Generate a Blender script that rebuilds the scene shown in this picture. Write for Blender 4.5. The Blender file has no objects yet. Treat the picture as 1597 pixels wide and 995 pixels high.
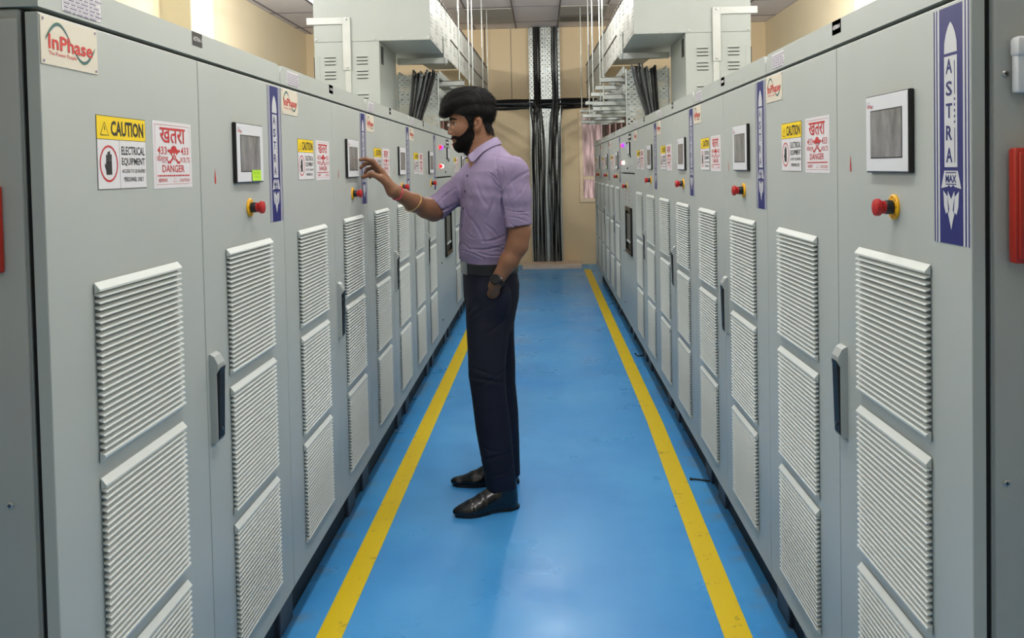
import bpy, bmesh, math, random
import numpy as np
from mathutils import Vector, Matrix

random.seed(7)
C = bpy.context.scene.collection
SC = bpy.context.scene

# ------------------------------------------------------------------ camera, world, exposure, added room lights
cam_d = bpy.data.cameras.new('camera')
cam = bpy.data.objects.new('camera', cam_d)
C.objects.link(cam)
cam_d.sensor_fit = 'HORIZONTAL'
cam_d.sensor_width = 36.0
cam_d.lens = 1299.2 / 1597 * 36.0
cam_d.shift_x = 0.0
cam_d.shift_y = (300.8 - 497.5) / 1597
cam_d.clip_start = 0.05
cam_d.clip_end = 100
_r = Vector((0.9991281, 0.0364435, -0.0203688))
_f = Vector((-0.0370281, 0.9988904, -0.0291025))
_u = Vector((0.0192856, 0.0298314, 0.9993689))
cam.matrix_world = Matrix(((_r.x, _u.x, -_f.x, 0.0), (_r.y, _u.y, -_f.y, 0.0), (_r.z, _u.z, -_f.z, 1.35), (0, 0, 0, 1)))
SC.camera = cam

SC.view_settings.view_transform = 'Standard'
SC.view_settings.look = 'None'
SC.view_settings.exposure = -0.08
SC.view_settings.gamma = 1.0
SC.view_settings.use_curve_mapping = False

world = bpy.data.worlds.new('daylight')
SC.world = world
world.use_nodes = True
world.node_tree.nodes['Background'].inputs[0].default_value = (1.0, 0.95, 0.95, 1)
world.node_tree.nodes['Background'].inputs[1].default_value = 2.4

# added tube luminaires out of view, brightening ceiling and walls: (x, y, watts); each one's lamps shine from just under its housing
ADDED_LUMINAIRES = [(0.0, -1.2, 12), (0.0, 1.5, 50), (0.0, 3.5, 48), (0.0, 6.95, 52),
              (-2.1, 2.2, 46), (-2.1, 4.4, 44), (-2.1, 7.6, 85), (2.0, 2.2, 46), (2.0, 4.4, 44), (2.0, 7.6, 85)]
LIGHT_COL = (1.0, 0.985, 0.95)
ZLAMP = 2.96
for lx, ly, lw in ADDED_LUMINAIRES:
    for q in (-.4, 0, .4):
        ld = bpy.data.lights.new('fill_light', 'POINT')
        ld.shadow_soft_size = 0.07
        ld.energy = lw / 3
        ld.color = LIGHT_COL
        lo = bpy.data.objects.new('fill_light', ld)
        lo.location = (lx, ly + q, ZLAMP - .09)
        C.objects.link(lo)

# ------------------------------------------------------------------ materials
MATS = {}


def lin(r, g, b):
    f = lambda c: (c / 255 / 12.92) if c / 255 <= 0.04045 else ((c / 255 + 0.055) / 1.055) ** 2.4
    return (f(r), f(g), f(b))


def mat(name, rgb, rough=0.5, metal=0.0, var=0.0, vscale=6.0, bump=0.0, bscale=200.0, spec=0.5, emit=None, estr=0.0, sss=0.0, stretch=None, coat=0.0):
    m = bpy.data.materials.new(name)
    m.use_nodes = True
    nt = m.node_tree
    b = nt.nodes['Principled BSDF']
    col = lin(*rgb)
    b.inputs['Base Color'].default_value = (*col, 1)
    b.inputs['Roughness'].default_value = rough
    b.inputs['Metallic'].default_value = metal
    b.inputs['Specular IOR Level'].default_value = spec
    if coat:
        b.inputs['Coat Weight'].default_value = coat
        b.inputs['Coat Roughness'].default_value = 0.12
    if sss:
        b.inputs['Subsurface Weight'].default_value = sss
        b.inputs['Subsurface Radius'].default_value = (0.012, 0.005, 0.003)
        b.inputs['Subsurface Scale'].default_value = 0.6
    tc = nt.nodes.new('ShaderNodeTexCoord')
    src = tc.outputs['Object']
    if stretch:
        mp = nt.nodes.new('ShaderNodeMapping')
        mp.inputs['Scale'].default_value = stretch
        nt.links.new(src, mp.inputs[0])
        src = mp.outputs[0]
    if var:
        n = nt.nodes.new('ShaderNodeTexNoise')
        n.inputs['Scale'].default_value = vscale
        n.inputs['Detail'].default_value = 5
        nt.links.new(src, n.inputs['Vector'])
        r = nt.nodes.new('ShaderNodeValToRGB')
        r.color_ramp.elements[0].position = 0.3
        r.color_ramp.elements[1].position = 0.7
        r.color_ramp.elements[0].color = (*[c * (1 - var) for c in col], 1)
        r.color_ramp.elements[1].color = (*[min(1, c * (1 + var)) for c in col], 1)
        nt.links.new(n.outputs['Fac'], r.inputs[0])
        nt.links.new(r.outputs[0], b.inputs['Base Color'])
    if bump:
        n2 = nt.nodes.new('ShaderNodeTexNoise')
        n2.inputs['Scale'].default_value = bscale
        n2.inputs['Detail'].default_value = 3
        nt.links.new(src, n2.inputs['Vector'])
        bp = nt.nodes.new('ShaderNodeBump')
        bp.inputs['Strength'].default_value = bump
        bp.inputs['Distance'].default_value = 0.002
        nt.links.new(n2.outputs['Fac'], bp.inputs['Height'])
        nt.links.new(bp.outputs[0], b.inputs['Normal'])
    if emit:
        b.inputs['Emission Color'].default_value = (*lin(*emit), 1)
        b.inputs['Emission Strength'].default_value = estr
    MATS[name] = m
    return m


def perforated(name, rgb, rough, metal, ax, px, pz, ha, hb, group=None):
    """sheet metal with a staggered pattern of real (see-through) slots; ax picks the two in-plane object axes"""
    m = mat(name, rgb, rough, metal, var=0.12, vscale=9)
    nt = m.node_tree
    b = nt.nodes['Principled BSDF']
    tc = nt.nodes.new('ShaderNodeTexCoord')
    sp = nt.nodes.new('ShaderNodeSeparateXYZ')
    nt.links.new(tc.outputs['Object'], sp.inputs[0])

    def mt(op, a, c=None):
        n = nt.nodes.new('ShaderNodeMath')
        n.operation = op
        for i, v in enumerate((a, c)):
            if v is None:
                continue
            if isinstance(v, (int, float)):
                n.inputs[i].default_value = v
            else:
                nt.links.new(v, n.inputs[i])
        return n.outputs[0]
    U, V = sp.outputs['XYZ'.index(ax[0])], sp.outputs['XYZ'.index(ax[1])]
    v = mt('ADD', mt('DIVIDE', V, pz), 500.0)
    row = mt('FLOOR', v)
    u = mt('ADD', mt('ADD', mt('DIVIDE', U, px), mt('MULTIPLY', mt('MODULO', row, 2.0), 0.5)), 500.0)
    fu = mt('MULTIPLY', mt('SUBTRACT', mt('FRACT', u), 0.5), px / ha)
    fv = mt('MULTIPLY', mt('SUBTRACT', mt('FRACT', v), 0.5), pz / hb)
    d = mt('ADD', mt('MULTIPLY', fu, fu), mt('MULTIPLY', fv, fv))
    solid = mt('GREATER_THAN', d, 1.0)
    if group:
        gu_, fu_, gv_, fv_ = group
        a_ = mt('GREATER_THAN', mt('FRACT', mt('ADD', mt('DIVIDE', U, gu_), 500.0)), fu_)
        c_ = mt('GREATER_THAN', mt('FRACT', mt('ADD', mt('DIVIDE', V, gv_), 500.0)), fv_)
        solid = mt('MAXIMUM', solid, mt('MAXIMUM', a_, c_))
    tr = nt.nodes.new('ShaderNodeBsdfTransparent')
    mx = nt.nodes.new('ShaderNodeMixShader')
    nt.links.new(solid, mx.inputs[0])
    nt.links.new(tr.outputs[0], mx.inputs[1])
    nt.links.new(b.outputs[0], mx.inputs[2])
    nt.links.new(mx.outputs[0], nt.nodes['Material Output'].inputs['Surface'])
    return m


mat('paint', (180, 186, 181), 0.42, var=0.03, vscale=2.5, bump=0.05, bscale=420)
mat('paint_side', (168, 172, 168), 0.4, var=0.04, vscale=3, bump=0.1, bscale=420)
mat('duct_paint', (170, 176, 171), 0.45, var=0.03, vscale=3, bump=0.08, bscale=420)
mat('vent_plastic', (204, 210, 206), 0.5)
mat('gasket', (14, 14, 15), 0.7)
mat('plinth_black', (12, 12, 13), 0.6, var=0.3, vscale=12)
mat('foot_blue', (60, 70, 84), 0.5)
mat('handle_grey', (170, 176, 174), 0.35)
mat('black_plastic', (16, 15, 16), 0.38)
mat('screen_white', (222, 224, 228), 0.4)
mat('red_plastic', (182, 26, 28), 0.35)
mat('yellow_plastic', (240, 178, 16), 0.4)
mat('label_white', (226, 224, 226), 0.5)
mat('label_yellow', (250, 214, 10), 0.5)
mat('label_black', (24, 24, 26), 0.5)
mat('label_red', (196, 40, 44), 0.5)
mat('label_grey', (130, 122, 150), 0.5)
mat('plate_cream', (222, 214, 196), 0.42)
mat('logo_red', (208, 44, 42), 0.5)
mat('logo_green', (38, 112, 84), 0.5)
mat('logo_teal', (44, 84, 100), 0.5)
mat('strip_blue', (25, 33, 108), 0.42)
mat('strip_silver', (206, 208, 210), 0.4)
mat('note_lime', (176, 226, 40), 0.7)
mat('note_ink', (70, 110, 30), 0.7)
mat('screw_metal', (190, 190, 186), 0.3, 1.0)
mat('galv', (188, 194, 192), 0.38, 0.75, var=0.15, vscale=14)
mat('galv_light', (190, 193, 188), 0.45, 0.2, var=0.06, vscale=9)
perforated('galv_perf_xz', (206, 212, 206), 0.4, 0.25, 'XZ', 0.044, 0.0185, 0.0115, 0.0052)
perforated('galv_perf_wall', (196, 202, 198), 0.36, 0.6, 'XZ', 0.05, 0.03, 0.012, 0.0075)
perforated('duct_perf', (186, 188, 182), 0.45, 0.1, 'YZ', 0.042, 0.026, 0.012, 0.0062, (0.30, 0.42, 0.165, 0.68))
mat('cable_black', (17, 17, 19), 0.42, var=0.3, vscale=20)
mat('cable_grey', (86, 90, 92), 0.42, var=0.2, vscale=20)
mat('cable_tie', (216, 216, 210), 0.5)
mat('wall_tan', (232, 210, 172), 0.75, var=0.05, vscale=1.2, bump=0.1, bscale=90)
mat('wall_cream', (232, 218, 186), 0.75, var=0.03, vscale=1.2, bump=0.1, bscale=90)
mat('pilaster_cream', (216, 206, 174), 0.75, var=0.02)
mat('ceiling_tile', (234, 226, 226), 0.8, var=0.03, vscale=3, bump=0.15, bscale=150)
mat('ceiling_bar', (120, 112, 114), 0.6)
mat('ceiling_panel', (178, 174, 168), 0.6, var=0.06, vscale=4)
mat('grille_dark', (70, 66, 64), 0.6)
mat('diffuser', (240, 240, 236), 0.5, emit=(255, 246, 232), estr=2.4)
mat('frame_cream', (246, 224, 192), 0.5)
mat('frame_brown', (92, 80, 72), 0.5)
mat('blind', (238, 226, 220), 0.7)
mat('trench_wood', (228, 208, 190), 0.6, var=0.12, vscale=7)
mat('trench_edge', (120, 108, 96), 0.6)
mat('box_red', (182, 44, 30), 0.35)
mat('box_white', (226, 228, 230), 0.35)
mat('lamp_red', (220, 30, 40), 0.3, emit=(255, 40, 50), estr=1.2)
mat('lamp_violet', (120, 40, 250), 0.3, emit=(130, 50, 255), estr=2.2)
mat('lamp_amber', (255, 150, 110), 0.3, emit=(255, 130, 90), estr=2.0)
mat('lamp_glow', (255, 240, 230), 0.3, emit=(255, 235, 220), estr=2.5)
mat('window_black', (22, 23, 24), 0.2)
mat('window_lining', (96, 98, 96), 0.35)
mat('skin', (131, 90, 65), 0.52, var=0.07, vscale=30, sss=0.05, bump=0.06, bscale=400, spec=0.4)
mat('hair', (15, 13, 13), 0.62, var=0.4, vscale=60, bump=0.5, bscale=160, stretch=(.35, 1, .6), spec=0.22)
mat('beard', (20, 16, 15), 0.75, var=0.45, vscale=160, bump=0.8, bscale=400, spec=0.15)
mat('lip', (138, 84, 76), 0.45)
mat('eye_white', (205, 196, 188), 0.25)
mat('eye_iris', (30, 20, 16), 0.15)
mat('nail', (206, 158, 140), 0.3)
mat('shirt', (137, 123, 151), 0.8, var=0.04, vscale=20, bump=0.15, bscale=700, spec=0.2)
mat('shirt_collar_lit', (149, 136, 165), 0.8, bump=0.12, bscale=700, spec=0.2)  # shirt colour lightened to paint in the stronger light on the collar
mat('button', (52, 40, 66), 0.35)
mat('trousers', (27, 29, 44), 0.75, var=0.15, vscale=9, bump=0.2, bscale=600, spec=0.25)
mat('belt', (22, 23, 28), 0.45)
mat('buckle', (150, 152, 154), 0.34, 0.8)
mat('shoe', (12, 11, 12), 0.22, spec=0.6, bump=0.05, bscale=60)
mat('sole', (20, 18, 17), 0.55)
mat('watch_black', (20, 20, 21), 0.3)
mat('gold', (220, 190, 130), 0.3, 0.9)
mat('thread', (206, 70, 96), 0.8)


def special_floor():
    m = mat('floor_blue', (62, 142, 214), 0.3, spec=0.5)
    nt = m.node_tree
    b = nt.nodes['Principled BSDF']
    tc = nt.nodes.new('ShaderNodeTexCoord')

    def noise(scale, detail, vec=None, rough=0.55):
        n = nt.nodes.new('ShaderNodeTexNoise')
        n.inputs['Scale'].default_value = scale
        n.inputs['Detail'].default_value = detail
        n.inputs['Roughness'].default_value = rough
        nt.links.new(vec or tc.outputs['Object'], n.inputs['Vector'])
        return n.outputs['Fac']

    def ramp(fac, p0, c0, p1, c1):
        r = nt.nodes.new('ShaderNodeValToRGB')
        r.color_ramp.elements[0].position, r.color_ramp.elements[1].position = p0, p1
        r.color_ramp.elements[0].color, r.color_ramp.elements[1].color = (*c0, 1), (*c1, 1)
        nt.links.new(fac, r.inputs[0])
        return r.outputs[0]

    def mix(fac, a, c):
        x = nt.nodes.new('ShaderNodeMix')
        x.data_type = 'RGBA'
        nt.links.new(fac, x.inputs[0])
        nt.links.new(a, x.inputs[6])
        if isinstance(c, tuple):
            x.inputs[7].default_value = (*c, 1)
        else:
            nt.links.new(c, x.inputs[7])
        return x.outputs[2]
    base = ramp(noise(1.6, 6), 0.3, lin(66, 156, 230), 0.72, lin(92, 182, 246))
    # worn, dusty margin in front of the cabinet feet
    sp = nt.nodes.new('ShaderNodeSeparateXYZ')
    nt.links.new(tc.outputs['Object'], sp.inputs[0])
    ab = nt.nodes.new('ShaderNodeMath')
    ab.operation = 'ABSOLUTE'
    sh = nt.nodes.new('ShaderNodeMath')
    sh.operation = 'ADD'
    sh.inputs[1].default_value = 0.055
    nt.links.new(sp.outputs['X'], sh.inputs[0])
    nt.links.new(sh.outputs[0], ab.inputs[0])
    mr = nt.nodes.new('ShaderNodeMapRange')
    mr.inputs['From Min'].default_value = 0.64
    mr.inputs['From Max'].default_value = 0.74
    nt.links.new(ab.outputs[0], mr.inputs[0])
    wn = ramp(noise(7, 6, rough=0.7), 0.5, (0, 0, 0), 0.66, (1, 1, 1))
    mu = nt.nodes.new('ShaderNodeMath')
    mu.operation = 'MULTIPLY'
    nt.links.new(mr.outputs[0], mu.inputs[0])
    nt.links.new(wn, mu.inputs[1])
    mu2 = nt.nodes.new('ShaderNodeMath')
    mu2.operation = 'MULTIPLY'
    mu2.inputs[1].default_value = 0.75
    nt.links.new(mu.outputs[0], mu2.inputs[0])
    col = mix(mu2.outputs[0], base, lin(136, 142, 150))
    # fine pale scratches
    mp = nt.nodes.new('ShaderNodeMapping')
    mp.inputs['Scale'].default_value = (26, 3, 1)
    mp.inputs['Rotation'].default_value = (0, 0, 0.35)
    nt.links.new(tc.outputs['Object'], mp.inputs[0])
    sc = ramp(noise(1.0, 6, mp.outputs[0], 0.7), 0.66, (0, 0, 0), 0.78, (0.35, 0.35, 0.35))
    col = mix(sc, col, lin(120, 170, 214))
    nt.links.new(col, b.inputs['Base Color'])
    rr = ramp(noise(3.0, 4), 0.3, (0.24, 0.24, 0.24), 0.75, (0.44, 0.44, 0.44))
    nt.links.new(rr, b.inputs['Roughness'])
    bp = nt.nodes.new('ShaderNodeBump')
    bp.inputs['Strength'].default_value = 0.25
    bp.inputs['Distance'].default_value = 0.004
    nt.links.new(noise(9, 4), bp.inputs['Height'])
    nt.links.new(bp.outputs[0], b.inputs['Normal'])


special_floor()


def special_yellow():
    m = mat('line_yellow', (226, 196, 24), 0.42)
    nt = m.node_tree
    b = nt.nodes['Principled BSDF']
    tc = nt.nodes.new('ShaderNodeTexCoord')
    n = nt.nodes.new('ShaderNodeTexNoise')
    n.inputs['Scale'].default_value = 14
    n.inputs['Detail'].default_value = 8
    n.inputs['Roughness'].default_value = 0.75
    nt.links.new(tc.outputs['Object'], n.inputs['Vector'])
    r = nt.nodes.new('ShaderNodeValToRGB')
    r.color_ramp.elements[0].position, r.color_ramp.elements[1].position = 0.3, 0.42
    r.color_ramp.elements[0].color = (*lin(150, 128, 50), 1)
    r.color_ramp.elements[1].color = (*lin(244, 212, 18), 1)
    nt.links.new(n.outputs['Fac'], r.inputs[0])
    nt.links.new(r.outputs[0], b.inputs['Base Color'])


special_yellow()


def special_screen():
    m = mat('screen_reflection', (134, 134, 131), 0.2, var=0.3, vscale=24, stretch=(1.6, 1, 0.7))  # grey reflection of the room painted into the display colour
    return m


special_screen()


def special_glass():
    m = bpy.data.materials.new('glass_pane')
    m.use_nodes = True
    nt = m.node_tree
    nt.nodes.remove(nt.nodes['Principled BSDF'])
    t = nt.nodes.new('ShaderNodeBsdfTransparent')
    tc = nt.nodes.new('ShaderNodeTexCoord')
    mp = nt.nodes.new('ShaderNodeMapping')
    mp.inputs['Scale'].default_value = (14, 1, 1.6)
    n = nt.nodes.new('ShaderNodeTexNoise')
    n.inputs['Scale'].default_value = 1.5
    n.inputs['Detail'].default_value = 4
    r = nt.nodes.new('ShaderNodeValToRGB')
    r.color_ramp.elements[0].position, r.color_ramp.elements[1].position = 0.38, 0.66
    r.color_ramp.elements[0].color, r.color_ramp.elements[1].color = (0.30, 0.26, 0.25, 1), (0.56, 0.48, 0.47, 1)  # pinkish grey streaks in the tint stand in for reflections on the glass
    nt.links.new(tc.outputs['Object'], mp.inputs[0])
    nt.links.new(mp.outputs[0], n.inputs['Vector'])
    nt.links.new(n.outputs['Fac'], r.inputs[0])
    nt.links.new(r.outputs[0], t.inputs[0])
    g = nt.nodes.new('ShaderNodeBsdfGlossy')
    g.inputs['Roughness'].default_value = 0.03
    f = nt.nodes.new('ShaderNodeFresnel')
    mx = nt.nodes.new('ShaderNodeMixShader')
    nt.links.new(f.outputs[0], mx.inputs[0])
    nt.links.new(t.outputs[0], mx.inputs[1])
    nt.links.new(g.outputs[0], mx.inputs[2])
    nt.links.new(mx.outputs[0], nt.nodes['Material Output'].inputs['Surface'])
    MATS['glass_pane'] = m


special_glass()


# ------------------------------------------------------------------ mesh builder
class MB:
    def __init__(self):
        self.v, self.f, self.m, self.names = [], [], [], []

    def mi(self, name):
        if name not in self.names:
            self.names.append(name)
        return self.names.index(name)

    def add(self, verts, faces, mname):
        o = len(self.v)
        self.v.extend(tuple(map(float, p)) for p in verts)
        k = self.mi(mname)
        for f in faces:
            self.f.append(tuple(i + o for i in f))
            self.m.append(k)
        return self

    def box(self, x0, x1, y0, y1, z0, z1, m, bev=0.0, seg=1):
        if bev <= 0:
            v = [(x, y, z) for x in (x0, x1) for y in (y0, y1) for z in (z0, z1)]
            return self.add(v, [(0, 1, 3, 2), (4, 6, 7, 5), (0, 4, 5, 1), (2, 3, 7, 6), (0, 2, 6, 4), (1, 5, 7, 3)], m)
        bm = bmesh.new()
        bmesh.ops.create_cube(bm, size=1)
        for q in bm.verts:
            q.co = ((x0 + x1) / 2 + q.co.x * (x1 - x0), (y0 + y1) / 2 + q.co.y * (y1 - y0), (z0 + z1) / 2 + q.co.z * (z1 - z0))
        bmesh.ops.bevel(bm, geom=bm.edges[:], offset=bev, segments=seg, affect='EDGES', profile=0.5)
        bm.verts.index_update()
        self.add([q.co[:] for q in bm.verts], [[q.index for q in f.verts] for f in bm.faces], m)
        bm.free()
        return self

    def prism(self, poly, axis, a0, a1, m):
        """poly: 2D points; axis: the extrusion axis; 2D coordinates are the other two axes in xyz order"""
        def P(p, a):
            return {'x': (a, p[0], p[1]), 'y': (p[0], a, p[1]), 'z': (p[0], p[1], a)}[axis]
        n = len(poly)
        v = [P(p, a0) for p in poly] + [P(p, a1) for p in poly]
        f = [tuple(range(n)), tuple(range(2 * n - 1, n - 1, -1))] + [(i, (i + 1) % n, n + (i + 1) % n, n + i) for i in range(n)]
        return self.add(v, f, m)

    def tube(self, path, r, m, n=8, closed=False):
        path = [Vector(p) for p in path]
        rr = r if isinstance(r, (list, tuple)) else [r] * len(path)
        N = len(path)
        verts, faces = [], []
        prev = None
        for i, p in enumerate(path):
            if closed:
                t = path[(i + 1) % N] - path[i - 1]
            else:
                t = path[min(i + 1, N - 1)] - path[max(i - 1, 0)]
            t.normalize()
            if prev is None:
                a = Vector((0, 0, 1)) if abs(t.z) < 0.9 else Vector((1, 0, 0))
                prev = t.cross(a).normalized()
            s = (prev - t * prev.dot(t)).normalized()
            prev = s
            w = t.cross(s)
            for k in range(n):
                th = 2 * math.pi * k / n
                verts.append(p + (s * math.cos(th) + w * math.sin(th)) * rr[i])
        for i in range(N if closed else N - 1):
            j = (i + 1) % N
            for k in range(n):
                l = (k + 1) % n
                faces.append((i * n + k, i * n + l, j * n + l, j * n + k))
        if not closed:
            faces.append(tuple(range(n - 1, -1, -1)))
            faces.append(tuple((N - 1) * n + k for k in range(n)))
        return self.add(verts, faces, m)

    def lathe(self, prof, c, axis, m, n=24):
        """prof: (radius, height along axis)"""
        ax = Vector(axis).normalized()
        a = Vector((0, 0, 1)) if abs(ax.z) < 0.9 else Vector((1, 0, 0))
        s = ax.cross(a).normalized()
        w = ax.cross(s)
        c = Vector(c)
        verts, faces = [], []
        for r, h in prof:
            for k in range(n):
                th = 2 * math.pi * k / n
                verts.append(c + ax * h + (s * math.cos(th) + w * math.sin(th)) * max(r, 1e-5))
        for i in range(len(prof) - 1):
            for k in range(n):
                l = (k + 1) % n
                faces.append((i * n + k, i * n + l, (i + 1) * n + l, (i + 1) * n + k))
        faces.append(tuple(range(n - 1, -1, -1)))
        faces.append(tuple((len(prof) - 1) * n + k for k in range(n)))
        return self.add(verts, faces, m)

    # ---- flat artwork in the x-z plane (front looks along +y), y = depth of the layer
    def rect(self, x0, x1, z0, z1, y, m):
        return self.add([(x0, y, z0), (x1, y, z0), (x1, y, z1), (x0, y, z1)], [(0, 1, 2, 3)], m)

    def poly(self, pts, y, m):
        return self.add([(p[0], y, p[1]) for p in pts], [tuple(range(len(pts)))], m)

    def disc(self, cx, cz, rx, rz, y, m, n=28):
        return self.poly([(cx + rx * math.cos(2 * math.pi * i / n), cz + rz * math.sin(2 * math.pi * i / n)) for i in range(n)], y, m)

    def ring(self, cx, cz, rx, rz, t, y, m, n=32):
        v, f = [], []
        for i in range(n):
            c, s = math.cos(2 * math.pi * i / n), math.sin(2 * math.pi * i / n)
            v += [(cx + rx * c, y, cz + rz * s), (cx + (rx - t) * c, y, cz + (rz - t) * s)]
        for i in range(n):
            j = (i + 1) % n
            f.append((2 * i, 2 * j, 2 * j + 1, 2 * i + 1))
        return self.add(v, f, m)

    def ribbon(self, pts, w, y, m):
        """flat stroke through 2D pts; w is a width or a list of widths"""
        n = len(pts)
        ws = w if isinstance(w, list) else [w] * n
        v = []
        for i in range(n):
            a, b = pts[max(i - 1, 0)], pts[min(i + 1, n - 1)]
            dx, dz = b[0] - a[0], b[1] - a[1]
            L = math.hypot(dx, dz) or 1
            v += [(pts[i][0] - dz / L * ws[i] / 2, y, pts[i][1] + dx / L * ws[i] / 2), (pts[i][0] + dz / L * ws[i] / 2, y, pts[i][1] - dx / L * ws[i] / 2)]
        return self.add(v, [(2 * i, 2 * i + 2, 2 * i + 3, 2 * i + 1) for i in range(n - 1)], m)

    def text(self, s, x0, x1, z0, z1, y, m, bold=0.0):
        v, f = text_geo(s, bold)
        return self.add([(x0 + p[0] * (x1 - x0), y, z0 + p[1] * (z1 - z0)) for p in v], f, m)

    def mesh(self, name, smooth=False, angle=35):
        me = bpy.data.meshes.new(name)
        me.from_pydata(self.v, [], self.f)
        for k in self.names:
            me.materials.append(MATS[k])
        me.polygons.foreach_set('material_index', self.m)
        if smooth:
            me.polygons.foreach_set('use_smooth', [True] * len(self.f))
            me.set_sharp_from_angle(angle=math.radians(angle))
        me.update()
        return me

    def build(self, name, parent=None, smooth=False, angle=35):
        o = bpy.data.objects.new(name, self.mesh(name, smooth, angle))
        C.objects.link(o)
        if parent:
            o.parent = parent
        return o


_TXT = {}


def text_geo(s, bold):
    k = (s, bold)
    if k not in _TXT:
        cu = bpy.data.curves.new('lettering', 'FONT')
        cu.body = s
        cu.resolution_u = 2
        cu.offset = bold
        o = bpy.data.objects.new('lettering', cu)
        C.objects.link(o)
        bpy.context.view_layer.update()
        dg = bpy.context.evaluated_depsgraph_get()
        me = bpy.data.meshes.new_from_object(o.evaluated_get(dg))
        P = np.array([q.co[:2] for q in me.vertices])
        lo, hi = P.min(0), P.max(0)
        P = (P - lo) / np.maximum(hi - lo, 1e-6)
        _TXT[k] = (P.tolist(), [tuple(p.vertices) for p in me.polygons])
        bpy.data.objects.remove(o)
        bpy.data.curves.remove(cu)
        bpy.data.meshes.remove(me)
    return _TXT[k]


def empty(name, loc=(0, 0, 0), rz=0.0):
    o = bpy.data.objects.new(name, None)
    o.empty_display_size = 0.1
    o.location = loc
    o.rotation_euler = (0, 0, rz)
    C.objects.link(o)
    return o


def tag(o, label, cat, group=None):
    o['label'] = label
    o['category'] = cat
    if group:
        o['group'] = group
    return o


def struct(o):
    o['kind'] = 'structure'
    return o


def copy_tree(o, parent=None):
    c = o.copy()
    C.objects.link(c)
    c.parent = parent
    for ch in list(o.children):
        copy_tree(ch, c)
    return c


# ------------------------------------------------------------------ room
XL, XR, YN, YB, ZC = -3.27, 3.09, -3.2, 11.6, 3.29
b = MB()
b.add([(XL - .2, YN - .2, 0), (XR + .2, YN - .2, 0), (XR + .2, YB + .2, 0), (XL - .2, YB + .2, 0)], [(0, 1, 2, 3)], 'floor_blue')
b.add([(XL - .2, YN - .2, -.1), (XR + .2, YN - .2, -.1), (XR + .2, YB + .2, -.1), (XL - .2, YB + .2, -.1)], [(3, 2, 1, 0)], 'floor_blue')
struct(b.build('floor'))
b = MB()
b.add([(-.694, -.5, .0015), (-.607, -.5, .0015), (-.607, 2.4, .0015), (-.683, 2.4, .0015)], [(0, 1, 2, 3)], 'line_yellow')
b.add([(-.683, 2.4, .0015), (-.607, 2.4, .0015), (-.585, 6.5, .0015), (-.668, 6.5, .0015)], [(0, 1, 2, 3)], 'line_yellow')
b.add([(-.668, 6.5, .0015), (-.585, 6.5, .0015), (-.59, 11.0, .0015), (-.675, 11.0, .0015)], [(0, 1, 2, 3)], 'line_yellow')
struct(b.build('trim_1'))
b = MB()
b.add([(.46, -.5, .0015), (.54, -.5, .0015), (.573, 2.36, .0015), (.493, 2.36, .0015)], [(0, 1, 2, 3)], 'line_yellow')
b.add([(.493, 2.36, .0015), (.573, 2.36, .0015), (.607, 4.4, .0015), (.526, 4.4, .0015)], [(0, 1, 2, 3)], 'line_yellow')
b.add([(.526, 4.4, .0015), (.607, 4.4, .0015), (.61, 11.0, .0015), (.522, 11.0, .0015)], [(0, 1, 2, 3)], 'line_yellow')
struct(b.build('trim_2'))

WZ0, WZ1 = 0.86, 2.14
WINS = [(0.51, 1.34), (-1.46, -0.66)]
b = MB()
b.box(XL - .2, WINS[1][0], YB, YB + .2, 0, ZC, 'wall_tan')
b.box(WINS[1][1], WINS[0][0], YB, YB + .2, 0, ZC, 'wall_tan')
b.box(WINS[0][1], XR + .2, YB, YB + .2, 0, ZC, 'wall_tan')
for a, c in WINS:
    b.box(a, c, YB, YB + .2, 0, WZ0, 'wall_tan')
    b.box(a, c, YB, YB + .2, WZ1, ZC, 'wall_tan')
# panel joints in the wall sheeting
for jx in (-0.405, 0.33):
    b.box(jx - .004, jx + .004, YB - .002, YB + .01, 2.32, ZC, 'trench_edge') if jx < 0 else None
struct(b.build('wall_back'))
b = MB()
b.box(XL - .2, XL, YN, YB, 0, ZC, 'wall_cream')
struct(b.build('wall_left'))
b = MB()
b.box(XR, XR + .2, YN, YB, 0, ZC, 'wall_cream')
struct(b.build('wall_right'))
b = MB()
b.box(XL - .2, XR + .2, YN - .2, YN, 0, ZC, 'wall_cream')
struct(b.build('wall_front'))
for i, (x0, x1) in enumerate(((XL - .01, XL + .27), (XR - .27, XR + .01))):
    for j, y in enumerate((2.6, 7.12)):
        b = MB()
        b.box(x0, x1, y, y + .49, 0, ZC, 'pilaster_cream', .006)
        struct(b.build('column'))
b = MB()
b.box(XL - .2, XR + .2, YN - .2, YB + .2, ZC + .004, ZC + .1, 'ceiling_tile')
gx = [-0.9 + .573 * k for k in range(-4, 8)]
for x in gx:
    b.box(x - .009, x + .009, YN, YB, ZC - .004, ZC + .005, 'ceiling_bar')
y = 11.09
while y > YN:
    b.box(XL, XR, y - .006, y + .006, ZC - .003, ZC + .005, 'ceiling_bar')
    y -= 1.035
struct(b.build('ceiling'))

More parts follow.
